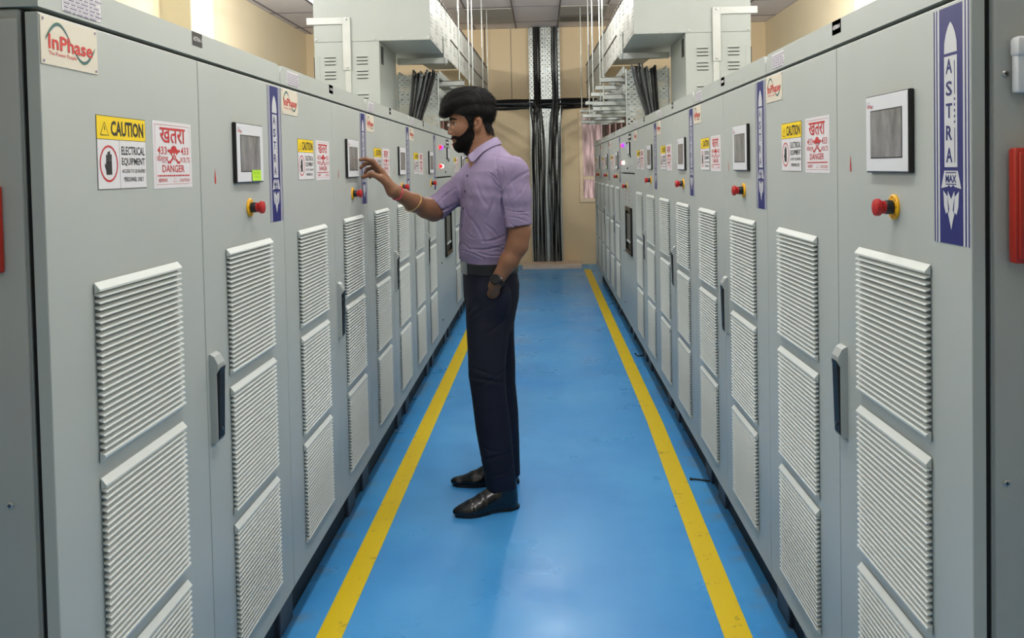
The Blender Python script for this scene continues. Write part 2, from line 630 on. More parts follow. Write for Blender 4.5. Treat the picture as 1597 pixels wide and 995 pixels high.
for i, (a, c) in enumerate(WINS):
    w = struct(empty('window_%d' % (i + 1), (0, YB, 0)))
    b = MB()
    t = .055
    for r in ((a, c, WZ0, WZ0 + t), (a, c, WZ1 - t, WZ1), (a, a + t, WZ0 + t, WZ1 - t), (c - t, c, WZ0 + t, WZ1 - t)):
        b.box(r[0], r[1], -.025, .08, r[2], r[3], 'frame_cream', .006)
    b.build('window_frame', w)
    b = MB()
    mx_ = a + (c - a) * (.42 if i == 0 else .58)
    b.box(mx_ - .018, mx_ + .018, .01, .06, WZ0, WZ1, 'frame_brown')
    b.box(a, c, .01, .06, 1.18, 1.22, 'frame_cream')
    b.build('mullion', w)
    b = MB()
    b.box(a, c, .03, .036, WZ0, WZ1, 'glass_pane')
    b.build('pane', w)
    b = MB()
    lo, hi = (mx_ + .02, c) if i == 0 else (a, mx_ - .02)
    x = lo
    while x < hi - .01:
        b.add([(x, .11, WZ0), (x + .075, .135, WZ0), (x + .075, .135, WZ1), (x, .11, WZ1)], [(0, 1, 2, 3)], 'blind')
        x += .082
    b.build('blind', w)

# ------------------------------------------------------------------ ceiling fittings
lum0 = None  # unseen tube fixtures added to carry the fill lights
for lx, ly, lw in ADDED_LUMINAIRES:
    if lum0 is None:
        lum0 = empty('added_tube_light')
        b = MB()
        b.prism([(-.05, 0), (.05, 0), (.03, .05), (-.03, .05)], 'y', -.62, .62, 'galv_light')
        b.build('housing', lum0)
        b = MB()
        b.tube([(0, -.6, -.015), (0, .6, -.015)], .013, 'diffuser', 10)
        b.build('tube', lum0)
        for yy_ in (-.5, .5):
            b = MB()
            b.tube([(0, yy_, .05), (0, yy_, ZC - ZLAMP)], .004, 'galv', 6)
            b.build('hanger', lum0)
        t = lum0
    else:
        t = copy_tree(lum0)
    t.location = (lx, ly, ZLAMP)
    tag(t, 'added white tube light out of view under the tiled ceiling', 'ceiling light', 'added tube lights out of view')

t = tag(empty('ceiling_panel', (-.62, 10.58, ZC - .006)), 'unlit grey ceiling panel left of the wall cable tray', 'ceiling panel')
t['kind'] = 'thing'
b = MB()
b.box(-.285, .285, -.505, .505, -.012, 0, 'ceiling_panel', .003)
b.build('panel', t)
b = MB()
for yy in (-.18, .17):
    b.box(-.28, .28, yy - .003, yy + .003, -.014, -.011, 'ceiling_bar')
b.build('seam', t)
t = tag(empty('air_vent', (.54, 10.56, ZC - .006)), 'grey ceiling panel with a dark louvred air grille', 'air vent')
b = MB()
b.box(-.285, .285, -.53, .53, -.012, 0, 'ceiling_panel', .003)
b.build('panel', t)
b = MB()
b.box(-.27, .265, .06, .45, -.02, -.012, 'grille_dark')
for k in range(26):
    x = -.26 + k * .0205
    b.box(x, x + .006, .065, .445, -.028, -.02, 'ceiling_panel')
b.build('grille', t)

# ------------------------------------------------------------------ cabinets
W = 1.105
XLF, XRF = -.717, .623
Y_LEFT, Y_RIGHT = 1.172, 2.338     # left edge of the first cabinet in each row
GROUP = None


def vent_mesh(x0, x1, zt, zb):
    b = MB()
    b.box(x0 + .004, x1 - .004, -.0015, 0, zb + .003, zt - .003, 'window_lining')
    n = 24
    cap = .017
    p = (zt - zb - 2 * cap) / n
    # top cap and bottom cap
    b.prism([(-.002, zt), (-.0112, zt - .011), (-.0112, zt - .0145), (-.002, zt - cap)], 'x', x0, x1, 'vent_plastic')
    b.prism([(-.002, zb), (-.0112, zb + .0085), (-.0112, zb + .012), (-.002, zb + cap)], 'x', x0, x1, 'vent_plastic')
    for k in range(n):
        z = zt - cap - k * p
        b.prism([(-.0015, z - p * .04), (-.0108, z - p * .52), (-.0108, z - p * .66), (-.0015, z - p * .36)], 'x', x0 + .001, x1 - .001, 'vent_plastic')
    return b


def logo_plate(b, x0, z1, w, h, y, screws=True):
    b.box(x0, x0 + w, y, 0, z1 - h, z1, 'plate_cream', .0006)
    yy = y - .0004
    X = lambda u: x0 + u * w
    Z = lambda v: z1 - v * h
    for off, nm in ((0, 'logo_green'), (.05, 'logo_teal')):
        pts = [(X(.07 + .88 * i / 40), Z(.47 - .01 + off * (1 - 2 * i / 40) * .9 - .36 * math.sin(2 * math.pi * (i / 40) ** 1.0) * (1 if i < 20 else 1))) for i in range(41)]
        ws = [h * (.012 + .035 * abs(math.sin(2 * math.pi * i / 40))) for i in range(41)]
        b.ribbon(pts, ws, yy, nm)
    b.text('InPhase', X(.12), X(.90), Z(.66), Z(.35), yy - .0002, 'logo_red', .02)
    b.text('The Power People', X(.12), X(.60), Z(.81), Z(.70), yy - .0002, 'logo_red')
    if screws:
        for u, v in ((.04, .07), (.96, .07), (.04, .93), (.96, .93)):
            b.disc(X(u), Z(v), .0022, .0022, yy - .0003, 'label_grey', 10)


def caution_art():
    x0, x1, z0, z1 = .146, .312, 1.329, 1.451
    b = MB()
    b.box(x0, x1, -.0006, 0, z0, z1, 'label_black')
    w, h = x1 - x0, z1 - z0
    zc = z1 - .325 * h
    b.rect(x0 + .001, x1 - .001, zc + .001, z1 - .001, -.0008, 'label_yellow')
    b.rect(x0 + .001, x0 + .43 * w - .0005, z0 + .001, zc, -.0008, 'label_white')
    b.rect(x0 + .43 * w + .0005, x1 - .001, z0 + .001, zc, -.0008, 'label_white')
    X = lambda u: x0 + u * w
    Z = lambda v: z1 - v * h
    b.text('CAUTION', X(.27), X(.95), Z(.27), Z(.06), -.0011, 'label_black', .03)
    tri = [(X(.07), Z(.265)), (X(.15), Z(.09)), (X(.23), Z(.265)), (X(.07), Z(.265))]
    b.ribbon(tri, .0016, -.0011, 'label_black')
    b.rect(X(.146), X(.156), Z(.20), Z(.14), -.0012, 'label_black')
    b.ring(X(.215), Z(.65), .175 * w, .25 * h, .0034, -.0011, 'label_red')
    # raised open hand
    b.rect(X(.16), X(.27), Z(.80), Z(.62), -.0011, 'label_black')
    for k, (u, top) in enumerate(((.162, .53), (.190, .49), (.218, .48), (.246, .52))):
        b.rect(X(u), X(u + .023), Z(.63), Z(top), -.0011, 'label_black')
    b.poly([(X(.15), Z(.66)), (X(.165), Z(.68)), (X(.165), Z(.75)), (X(.135), Z(.69)), (X(.135), Z(.64))], -.0011, 'label_black')
    b.text('ELECTRICAL', X(.47), X(.965), Z(.525), Z(.405), -.0011, 'label_black', .015)
    b.text('EQUIPMENT', X(.47), X(.965), Z(.685), Z(.565), -.0011, 'label_black', .015)
    b.text('ACCESS TO QUALIFIED', X(.47), X(.97), Z(.785), Z(.725), -.0011, 'label_black', .01)
    b.text('PERSONNEL ONLY', X(.51), X(.93), Z(.90), Z(.835), -.0011, 'label_black', .01)
    return b


def danger_art():
    x0, x1, z0, z1 = .340, .507, 1.326, 1.453
    b = MB()
    b.box(x0, x1, -.0006, 0, z0, z1, 'label_white')
    w, h = x1 - x0, z1 - z0
    X = lambda u: x0 + u * w
    Z = lambda v: z1 - v * h
    fr = [(.05, .05), (.95, .05), (.95, .94), (.05, .94), (.05, .05)]
    b.ribbon([(X(u), Z(v)) for u, v in fr], .0007, -.0009, 'label_red')
    b.text('\u0916\u0924\u0930\u093e', X(.17), X(.83), Z(.325), Z(.09), -.0011, 'label_red', .012)
    b.text('433', X(.10), X(.33), Z(.49), Z(.375), -.0011, 'label_red', .005)
    b.text('433', X(.70), X(.91), Z(.49), Z(.375), -.0011, 'label_red', .005)
    b.text('\u0935\u094b\u0932\u094d\u091f\u094d\u0938', X(.08), X(.36), Z(.625), Z(.50), -.0011, 'label_red')
    b.text('VOLTS', X(.68), X(.94), Z(.61), Z(.53), -.0011, 'label_red')
    # skull over crossed bones
    b.disc(X(.515), Z(.43), .082 * w, .075 * h, -.0012, 'label_red', 20)
    b.rect(X(.468), X(.562), Z(.57), Z(.46), -.0012, 'label_red')
    for (ua, va, ub, vb) in ((.395, .44, .635, .615), (.635, .44, .395, .615)):
        b.ribbon([(X(ua), Z(va)), (X(ub), Z(vb))], .0042, -.0011, 'label_red')
        for (u, v) in ((ua, va), (ub, vb)):
            for d in (-.022, .022):
                b.disc(X(u + d), Z(v - abs(d) * .3), .0034, .0030, -.00115, 'label_red', 10)
    for d in (-.033, .033):
        b.disc(X(.515 + d), Z(.49), .0032, .003, -.0014, 'label_white', 12)
    b.poly([(X(.515), Z(.51)), (X(.53), Z(.54)), (X(.50), Z(.54))], -.0014, 'label_white')
    for d in (-.02, .0, .02):
        b.rect(X(.512 + d), X(.518 + d), Z(.57), Z(.54), -.0014, 'label_white')
    b.text('DANGER', X(.21), X(.79), Z(.76), Z(.65), -.0011, 'label_red', .008)
    u = .09
    k = 0
    while u < .9:
        du = (.035, .05, .028, .044, .03)[k % 5]
        b.rect(X(u), X(min(u + du, .92)), Z(.822), Z(.80), -.0011, 'label_red')
        u += du + .012
        k += 1
    b.text('\u0938\u093e\u0935\u0927\u093e\u0928', X(.11), X(.33), Z(.91), Z(.855), -.0011, 'label_red')
    b.ribbon([(X(.48), Z(.905)), (X(.525), Z(.84)), (X(.57), Z(.905)), (X(.48), Z(.905))], .0007, -.0011, 'label_red')
    b.text('CAUTION', X(.64), X(.92), Z(.91), Z(.86), -.0011, 'label_red')
    return b


def strip_art():
    x0, x1, z0, z1 = .990, 1.101, 1.221, 1.583
    w, h = x1 - x0, z1 - z0
    b = MB()
    b.box(x0, x1, -.0005, 0, z0, z1, 'strip_silver')
    X = lambda u: x0 + u * w
    Z = lambda v: z1 - v * h
    for a, c in ((0, .035), (.075, .11), (.165, .815), (.868, .905), (.95, .985)):
        b.rect(X(a), X(c), z0, z1, -.0007, 'strip_blue')
    cx = .49
    nose = [(.18, .195), (.17, .15), (.13, .115), (.07, .085), (0, .065)]
    pts = [(X(cx - d), Z(v)) for d, v in nose] + [(X(cx + d), Z(v)) for d, v in nose[-2::-1]]
    b.poly(pts, -.0010, 'strip_silver')
    b.rect(X(cx - .18), X(cx + .18), Z(.675), Z(.208), -.0010, 'strip_silver')
    for k, ch in enumerate('ASTRA'):
        v = .25 + k * .0935
        b.text(ch, X(cx - .13), X(cx + .045), Z(v + .031), Z(v - .031), -.0013, 'strip_blue', .02)
    b.rect(X(cx + .105), X(cx + .12), Z(.37), Z(.23), -.0013, 'strip_blue')
    b.rect(X(cx + .105), X(cx + .12), Z(.655), Z(.51), -.0013, 'strip_blue')
    for k in range(5):
        pz = .39 + k * .024
        st = []
        for q in range(10):
            r = (.0034 if q % 2 == 0 else .0014)
            st.append((X(cx + .112) + r * math.sin(q * math.pi / 5), Z(pz) + r * math.cos(q * math.pi / 5)))
        b.poly(st, -.0013, 'strip_blue')
    b.poly([(X(cx - .19), Z(.69)), (X(cx + .19), Z(.69)), (X(cx + .28), Z(.765)), (X(cx + .1), Z(.758)), (X(cx + .06), Z(.75)), (X(cx), Z(.76)), (X(cx - .06), Z(.75)), (X(cx - .1), Z(.758)), (X(cx - .28), Z(.765))], -.0010, 'strip_silver')
    b.text('MAX', X(cx - .15), X(cx + .15), Z(.74), Z(.708), -.0013, 'strip_blue', .03)
    b.rect(X(cx - .15), X(cx + .15), Z(.70), Z(.696), -.0013, 'strip_blue')
    b.rect(X(cx - .15), X(cx + .15), Z(.749), Z(.745), -.0013, 'strip_blue')
    fl = [(-.22, .775), (-.10, .80), (-.09, .775), (0, .81), (.09, .775), (.10, .80), (.22, .775), (.20, .84), (.15, .875), (.10, .865), (.05, .90), (0, .94), (-.05, .90), (-.10, .865), (-.15, .875), (-.20, .84)]
    b.poly([(X(cx + u), Z(v)) for u, v in fl], -.0010, 'strip_silver')
    for d in (-1, 1):
        b.poly([(X(cx + d * .10), Z(.80)), (X(cx + d * .05), Z(.855)), (X(cx + d * .075), Z(.87))], -.0013, 'strip_blue')
    return b


def estop(parent, s, z, y=0.0, r=.0225):
    b = MB()
    b.lathe([(r, 0), (r, .003), (r - .002, .0045), (.012, .0045)], (s, y, z), (0, -1, 0), 'yellow_plastic', 28)
    for k in range(8):
        a = 2 * math.pi * k / 8
        b.rect(s + .0175 * math.cos(a) - .0014, s + .0175 * math.cos(a) + .0014, z + .0175 * math.sin(a) - .0012, z + .0175 * math.sin(a) + .0012, y - .0049, 'label_black')
    e = b.build('emergency_stop', parent, True)
    b = MB()
    b.lathe([(.0125, .004), (.0125, .016), (.0115, .018)], (s, y, z), (0, -1, 0), 'black_plastic', 20)
    b.build('collar', e, True)
    b = MB()
    b.lathe([(.0115, .014), (.0118, .024), (.0152, .027), (.0158, .031), (.0145, .035), (.009, .0368), (0, .0372)], (s, y, z), (0, -1, 0), 'red_plastic', 24)
    b.build('push_button', e, True)
    return e


def touch_panel(parent, x0=.735, x1=.919, z0=1.329, z1=1.471):
    b = MB()
    b.box(x0, x1, -.0095, 0, z0, z1, 'black_plastic', .0015)
    p = b.build('touch_panel', parent)
    b = MB()
    b.box(x0 + .0025, x1 - .0025, -.0104, -.009, z0 + .0025, z1 - .0025, 'screen_white', .0006)
    logo_x, logo_z = x0 + .008, z1 - .012
    b.ribbon([(logo_x + .030 * i / 20, logo_z - .0055 + .0065 * math.sin(2 * math.pi * i / 20)) for i in range(21)], .0008, -.0107, 'label_grey')
    b.text('InPhase', logo_x + .001, logo_x + .026, logo_z - .011, logo_z - .004, -.0108, 'logo_red')
    b.build('faceplate', p)
    b = MB()
    sx0, sx1, sz0, sz1 = x0 + .026, x1 - .026, z0 + .028, z1 - .030
    b.box(sx0 - .002, sx1 + .002, -.0108, -.0102, sz0 - .002, sz1 + .002, 'black_plastic')
    b.rect(sx0, sx1, sz0, sz1, -.0111, 'screen_reflection')
    b.build('display', p)
    return p


def common_shell(t, w):
    b = MB()
    b.box(.004, w - .004, .0295, .92, .185, 1.594, 'paint_side', .003)
    b.build('body', t)
    b = MB()
    b.box(.010, w - .010, .018, .0305, .20, 1.592, 'gasket')
    b.build('gasket', t)
    b = MB()
    c = .019
    b.prism([(.002, 1.5965), (w - .002, 1.5965), (w - .002, 1.648 - .022), (w - .002 - c, 1.648), (.002 + c, 1.648), (.002, 1.648 - .022)], 'y', 0, .93, 'paint')
    b.build('roof_cover', t)
    b = MB()
    b.box(.0, w, .078, .86, 0, .186, 'plinth_black')
    for x in (.07, w - .19):
        b.box(x, x + .12, .066, .10, 0, .186, 'foot_blue', .003)
    b.build('plinth', t)


def make_cabinet():
    t = empty('control_cabinet')
    common_shell(t, W)
    # left door
    b = MB()
    b.box(.0015, .5505, 0, .02, .19, 1.589, 'paint', .0018, 2)
    d1 = b.build('door', t)
    for zt, zb in ((1.182, .893), (.868, .575), (.553, .260)):
        vent_mesh(.121, .424, zt, zb).build('louvre_vent', d1)
    b = MB()
    logo_plate(b, .0035, 1.586, .153, .071, -.0014)
    b.build('name_plate', d1)
    caution_art().build('caution_sticker', d1)
    danger_art().build('danger_sticker', d1)
    # right door
    b = MB()
    b.box(.5535, 1.1035, 0, .02, .19, 1.589, 'paint', .0018, 2)
    d2 = b.build('door', t)
    for zt, zb in ((1.182, .893), (.868, .575), (.553, .260)):
        vent_mesh(.675, .978, zt, zb).build('louvre_vent', d2)
    strip_art().build('logo_strip', d2)
    b = MB()
    b.add([(.628, -.0006, 1.364), (.6255, -.0006, 1.34), (.6265, -.0006, 1.331), (.630, -.0006, 1.329), (.6325, -.0006, 1.333), (.6325, -.0006, 1.342)], [(0, 1, 2, 3, 4, 5)], 'logo_red')
    b.build('red_mark', d2)
    # swing handle
    hx0, hx1 = .5650, .6020
    b = MB()
    prof = [(0, .776), (-.011, .776), (-.014, .782), (-.0145, .925), (-.019, .932), (-.019, .946), (-.011, .962), (-.003, .967), (0, .967)]
    b.prism(prof, 'x', hx0, hx1, 'handle_grey')
    h = b.build('handle', d2)
    b = MB()
    b.prism([(-.013, .780), (-.0165, .786), (-.0205, .926), (-.0225, .938), (-.016, .926), (-.013, .924)], 'x', hx0 + .005, hx1 - .003, 'black_plastic')
    b.lathe([(.0045, 0), (.0045, .0028)], ((hx0 + hx1) / 2, -.0168, .803), (0, -1, .03), 'foot_blue', 12)
    b.build('lever', h)
    touch_panel(t)
    estop(t, .838, 1.268)
    # paper label on the roof cover
    b = MB()
    b.box(.062, .172, -.0006, 0, 1.602, 1.6405, 'label_white')
    for k in range(6):
        z = 1.636 - k * .0061
        b.rect(.064, .168, z - .0006, z, -.0009, 'label_grey')
        x = .066
        q = k
        while x < .16:
            l = (.012, .02, .008, .016)[q % 4]
            b.rect(x, x + l, z - .0042, z - .0020, -.0009, 'label_grey')
            x += l + .004
            q += 1
    b.build('data_label', t)
    return t


def number_tag(t, s):
    b = MB()
    b.box(.530, .580, -.0006, 0, 1.619, 1.6475, 'label_black')
    b.text(s, .534, .576, 1.629, 1.638, -.0009, 'label_white', .01)
    b.build('number_tag', t)


def end_panel(t, side):
    """visible end wall of the first cabinet of a row: inset sheet, screws; side -1 = local x 0 end, +1 = local x W end"""
    b = MB()
    x = .005 if side < 0 else W - .005
    o = -1 if side < 0 else 1
    xa, xb = (x - .006, x + .002) if side < 0 else (x - .002, x + .006)
    b.box(xa, xb, .031, .90, .20, 1.580, 'paint_side', .004, 2)
    e = b.build('end_panel', t, True)
    b = MB()
    ys_ = .066 if side < 0 else .047
    for z in (1.472, .875, .35):
        b.lathe([(.0052, 0), (.0052, .0015), (.004, .0028), (0, .003)], (x + o * .006, ys_, z), (o, 0, 0), 'screw_metal', 14)
        b.box(x + o * .0088 - .0004, x + o * .0088 + .0004, ys_ - .0028, ys_ + .0028, z - .0007, z + .0007, 'gasket')
        b.box(x + o * .0088 - .0004, x + o * .0088 + .0004, ys_ - .0007, ys_ + .0007, z - .0028, z + .0028, 'gasket')
    b.build('screw', e, True)


cab0 = make_cabinet()
WF = 1.0


def make_feeder():
    t = empty('feeder_panel')
    common_shell(t, WF)
    b = MB()
    b.box(.0015, WF - .0015, 0, .02, 1.303, 1.589, 'paint', .0018, 2)
    d = b.build('instrument_door', t)
    b = MB()
    b.box(.0015, WF - .0015, 0, .02, .19, 1.293, 'paint', .0018, 2)
    d2 = b.build('lower_door', t)
    for z, m1, m2 in ((1.51, 'lamp_red', 'lamp_violet'), (1.377, 'lamp_red', 'lamp_glow')):
        for s, m_ in ((.215, m1), (.285, m2)):
            b = MB()
            b.lathe([(.016, 0), (.016, .004), (.0125, .006), (.0125, .016), (.009, .019), (0, .02)], (s, 0, z), (0, -1, 0), m_, 16)
            b.build('indicator_lamp', d, True)
    b = MB()
    b.box(.62, .80, -.001, 0, 1.535, 1.58, 'label_black')
    b.rect(.64, .78, 1.552, 1.563, -.0013, 'label_white')
    b.build('name_plate', d)
    b = MB()
    b.box(.64, .75, -.010, 0, 1.43, 1.522, 'black_plastic', .002)
    b.rect(.648, .742, 1.438, 1.514, -.0103, 'screen_white')
    b.build('meter', d)
    b = MB()
    for s, z in ((.52, 1.52), (.54, 1.335), (.76, 1.42)):
        b.lathe([(.008, 0), (.008, .006), (0, .007)], (s, 0, z), (0, -1, 0), 'black_plastic', 12)
    b.build('door_lock', d)
    e = estop(t, .46, 1.203, r=.026)
    b = MB()
    for s in (.33, .58):
        for k in range(4):
            b.rect(s, s + .05, 1.10 + k * .03, 1.108 + k * .03, -.0006, 'label_red')
    b.build('warning_sticker', d2)
    b = MB()
    wx0, wx1, wz0, wz1 = .42, .80, .715, 1.055
    for r in ((wx0, wx0 + .03, wz0, wz1), (wx1 - .03, wx1, wz0, wz1), (wx0, wx1, wz0, wz0 + .03), (wx0, wx1, wz1 - .03, wz1)):
        b.box(r[0], r[1], -.014, 0, r[2], r[3], 'window_black', .003)
    f = b.build('breaker_window', d2)
    b = MB()
    b.rect(wx0 + .02, wx1 - .02, wz0 + .02, wz1 - .02, -.002, 'window_black')
    b.box(wx0 + .07, wx1 - .07, -.008, -.002, wz0 + .10, wz1 - .05, 'window_lining', .002)
    b.box(wx0 + .06, wx1 - .06, -.010, -.002, wz0 + .085, wz0 + .098, 'vent_plastic')
    b.build('breaker_face', f)
    b = MB()
    b.lathe([(.007, 0), (.007, .004), (0, .005)], (.2, 0, .70), (0, -1, 0), 'black_plastic', 12)
    b.lathe([(.007, 0), (.007, .004), (0, .005)], (.2, 0, .30), (0, -1, 0), 'black_plastic', 12)
    b.build('bolt', d2)
    return t


feed0 = make_feeder()
feed0_used = False
cab_used = False


def place(kind, side, yl, label):
    global feed0_used, cab_used
    if kind == 'c':
        t = copy_tree(cab0) if cab_used else cab0
        cab_used = True
        g = 'grey double door control cabinets along the aisle'
        cat = 'cabinet'
    else:
        t = copy_tree(feed0) if feed0_used else feed0
        feed0_used = True
        g = 'lamp panels between the control cabinets'
        cat = 'electrical panel'
    t.location = (XLF if side < 0 else XRF, yl, 0)
    t.rotation_euler = (0, 0, math.pi / 2 if side < 0 else -math.pi / 2)
    tag(t, label, cat, g)
    return t


ROW_L = [('c', 'grey control cabinet nearest the camera on the left, lime note on its screen', '1'),
         ('c', "grey control cabinet whose touch screen meets the man's fingertips", '2'),
         ('c', "grey control cabinet beyond the man's reaching hand, third in the left row", '3'),
         ('c', "grey control cabinet behind the man's forearm, just before the left lamp panel", '4'),
         ('f', "plain lamp panel with breaker window in the left row, in front of the man's chest", ''),
         ('c', "grey control cabinet just past the left lamp panel, mostly behind the man's chest", '5'),
         ('c', 'grey control cabinet hidden behind the man, second past the left lamp panel', '6'),
         ('c', 'grey control cabinet at the far end of the left row, near the back wall', '7')]
ROW_R = [('c', 'grey control cabinet nearest the camera on the right, red box on its end', '14'),
         ('c', 'grey control cabinet second from the camera in the right row', '13'),
         ('c', 'grey control cabinet third from the camera in the right row', '12'),
         ('c', 'grey control cabinet fourth in the right row, just before the right lamp panel', '11'),
         ('f', 'plain lamp panel with yellow stop plate and breaker window in the right row', ''),
         ('c', 'grey control cabinet just past the right lamp panel', '10'),
         ('c', 'grey control cabinet second past the right lamp panel, lime note on screen', '9'),
         ('c', 'grey control cabinet at the far end of the right row by the window', '8')]
y = Y_LEFT
LEFT, RIGHT = [], []
for k, l, n in ROW_L:
    t = place(k, -1, y, l)
    if n:
        number_tag(t, 'ASTRA-' + n)
    LEFT.append((t, y))
    y += W if k == 'c' else WF
y = Y_RIGHT
for k, l, n in ROW_R:
    t = place(k, 1, y, l)
    if n:
        number_tag(t, 'ASTRA-' + n)
    RIGHT.append((t, y))
    y += W if k == 'c' and l != ROW_R[3][1] else (WF if k == 'c' else W)
end_panel(LEFT[0][0], -1)
end_panel(RIGHT[0][0], 1)

# right-row spacing: recompute exactly (each unit's left edge is its far edge)
yy = Y_RIGHT - W
for i, (t, _) in enumerate(RIGHT):
    wdt = WF if ROW_R[i][0] == 'f' else W
    yy += wdt
    t.location.y = yy


def sticky_note(side, yl, label):
    t = empty('sticky_note', (XLF if side < 0 else XRF, yl, 0), math.pi / 2 if side < 0 else -math.pi / 2)
    b = MB()
    v, f = [], []
    for i in range(5):
        for j in range(2):
            v.append((.830 + .064 * j, -.0116 - .0006 * max(0, 2 - i), 1.333 + .0265 * i / 4))
    for i in range(4):
        f.append((2 * i, 2 * i + 1, 2 * i + 3, 2 * i + 2))
    b.add(v, f, 'note_lime')
    for z, a, c in ((1.352, .838, .862), (1.352, .866, .880), (1.342, .845, .868), (1.342, .874, .884)):
        b.ribbon([(a + (c - a) * q / 8, z + .0014 * math.sin(q * 2.3)) for q in range(9)], .0006, -.0130, 'note_ink')
    b.build('paper', t)
    tag(t, label, 'sticky note', 'lime sticky notes on the screens')


sticky_note(-1, LEFT[0][1], 'lime sticky note on the left front touch screen above the red button')
sticky_note(1, RIGHT[6][0].location.y, 'lime sticky note on a far touch screen of the right row')

# red and white boxes on the end panels
t = tag(empty('fire_alarm_box', (.668, 1.223, 1.200)), 'red metal box on the end of the right cabinet row, cut by the frame', 'box')
b = MB()
b.box(0, .24, -.020, 0, 0, .165, 'box_red', .004, 2)
b.build('body', t, True)
b = MB()
b.box(.004, .236, -.025, -.019, .006, .159, 'box_red', .0025, 2)
b.build('lid', t, True)
t = tag(empty('socket_box', (.671, 1.223, 1.443)), 'white plastic box above the red box on the right end panel', 'box')
b = MB()
b.box(.002, .12, -.018, 0, 0, .080, 'box_white', .004, 2)
b.build('body', t, True)
b = MB()
b.box(0, .122, -.023, 0, .052, .078, 'box_white', .004, 2)
b.build('lid', t, True)
t = tag(empty('fire_alarm_box', (-1.016, 1.170, 1.215)), 'red metal box on the end of the left cabinet row, only its edge in view', 'box')
b = MB()
b.box(0, .24, -.010, 0, 0, .125, 'box_red', .003, 2)
b.build('body', t, True)
b = MB()
b.box(.004, .236, -.013, -.009, .006, .119, 'box_red', .002, 2)
b.build('lid', t, True)

# ------------------------------------------------------------------ overhead bus ducts, trays, cables
YD = 5.60


def mx(x, side):
    return x


def duct(side):
    # left / right extents measured from the aisle outward
    xi, xr, xo = ((-.735, -1.083, -1.525) if side < 0 else (.625, .966, 1.397))
    o = -1 if side < 0 else 1
    lo = lambda a, c: (min(a, c), max(a, c))
    t = empty('bus_duct', (0, YD, 0))
    # upper enclosure
    b = MB()
    x0, x1 = lo(xi, xo)
    z0, z1 = (2.228, 2.575)
    b.box(x0, x1, 0, .008, z0, z1, 'duct_paint', .002)
    b.box(x0, x1, .008, 1.2, z0, z0 + .004, 'duct_paint')
    b.box(x0, x1, .008, 1.2, z1 - .004, z1, 'duct_paint')
    b.box(xo - .002, xo + .002, .008, 1.2, z0, z1, 'duct_paint')
    b.build('enclosure', t)
    b = MB()
    n = 12
    L = 5.9
    v, f = [], []
    for i in range(n + 1):
        yy_ = .004 + L * i / n
        q = i / n
        v += [(xi, yy_, 2.226 + .05 * q), (xi, yy_, 2.575 + .16 * q)]
    for i in range(n):
        f.append((2 * i, 2 * i + 2, 2 * i + 3, 2 * i + 1))
    b.add(v, f, 'duct_perf')
    b.build('perforated_side', t)
    b = MB()
    for i in range(34):
        yy_ = .3 + i * .165
        q = yy_ / L
        b.box(xi - .012, xi + .012, yy_, yy_ + .10, 2.574 + .16 * q, 2.584 + .16 * q, 'frame_brown')
    v = []
    for q, w_ in ((0, 0), (1, 0)):
        v += [(xi, .01 + L * q, 2.579 + .16 * q), (xo, .01 + L * q, 2.579 + .16 * q)]
    b.add(v, [(0, 1, 3, 2)], 'duct_paint')
    b.build('cover', t)
    b = MB()
    b.tube([(xi - o * .004, 1.25, 2.415), (xi - o * .004, 3.2, 2.44), (xi - o * .004, 5.85, 2.50)], .006, 'frame_brown', 6)
    b.build('joint_rail', t)
    # riser standing on the feeder panel
    b = MB()
    x0, x1 = lo(xr, xo)
    b.box(x0, x1, .003, .64, 1.648, 2.2275, 'duct_paint', .002)
    # pressed louvre slots, two columns
    wd = x1 - x0
    for cxq in (.24, .735) if side < 0 else (.26, .735):
        cx_ = x0 + wd * cxq
        for zg in (2.137, 2.042, 1.884):
            for k in range(3):
                z = zg - k * .0235
                b.prism([(.003, z), (-.003, z - .010), (-.003, z - .013), (.003, z - .013)], 'x', cx_ - .040, cx_ + .040, 'duct_paint')
                b.box(cx_ - .036, cx_ + .036, -.001, .004, z - .0175, z - .013, 'gasket')
    b.build('riser', t)
    b = MB()
    sx = xr - o * .001
    b.box(min(sx, sx + o * -.004), max(sx, sx + o * -.004), .06, .13, 2.08, 2.20, 'window_black')
    b.build('cable_gland', t)
    b = MB()
    b.box(*lo(xo + o * .006, xo - o * .022), .01, .03, 1.80, 2.13, 'gasket')
    b.box(*lo(xo - o * .022, xo - o * .036), .0, .03, 1.76, 2.135, 'duct_paint', .002)
    b.build('side_plate', t)
    # L-shaped strap bracket on the front
    b = MB()
    xs = (-1.300 if side < 0 else 1.170)
    b.box(*lo(xs + o * .27, xs - o * .024), -.010, -.002, 2.345, 2.392, 'galv_light', .0015)
    b.box(xs - .027, xs + .027, -.014, -.006, 2.035, 2.392, 'galv_light', .0015)
    b.box(xs - .020 - o * .004, xs + .020 - o * .004, -.006, .004, 1.650, 2.036, 'galv_light', .0015)
    for z in (2.378, 2.055):
        b.lathe([(.008, 0), (.008, .005), (0, .006)], (xs, -.014, z), (0, -1, 0), 'screw_metal', 8)
    b.build('strap_bracket', t)
    b = MB()
    for q in (.02, .28, .53, .76, .98):
        x = xo + (xi - xo) * q
        b.lathe([(.006, 0), (.006, .004), (0, .005)], (x, 0, 2.243), (0, -1, 0), 'screw_metal', 8)
    b.build('bolt', t)
    # hanger bracket under the duct
    b = MB()
    b.box(*lo(xi - o * .004, xi - o * .012), .70, .80, 2.155, 2.36, 'galv_light', .002)
    b.box(*lo(xi - o * .03, xr - o * .0), .70, .745, 2.155, 2.20, 'galv_light', .003)
    for z in (2.34, 2.175):
        b.lathe([(.008, 0), (.008, .005), (0, .006)], (xi - o * .012, .75, z), (-o, 0, 0), 'screw_metal', 8)
    b.build('hanger', t)
    return t


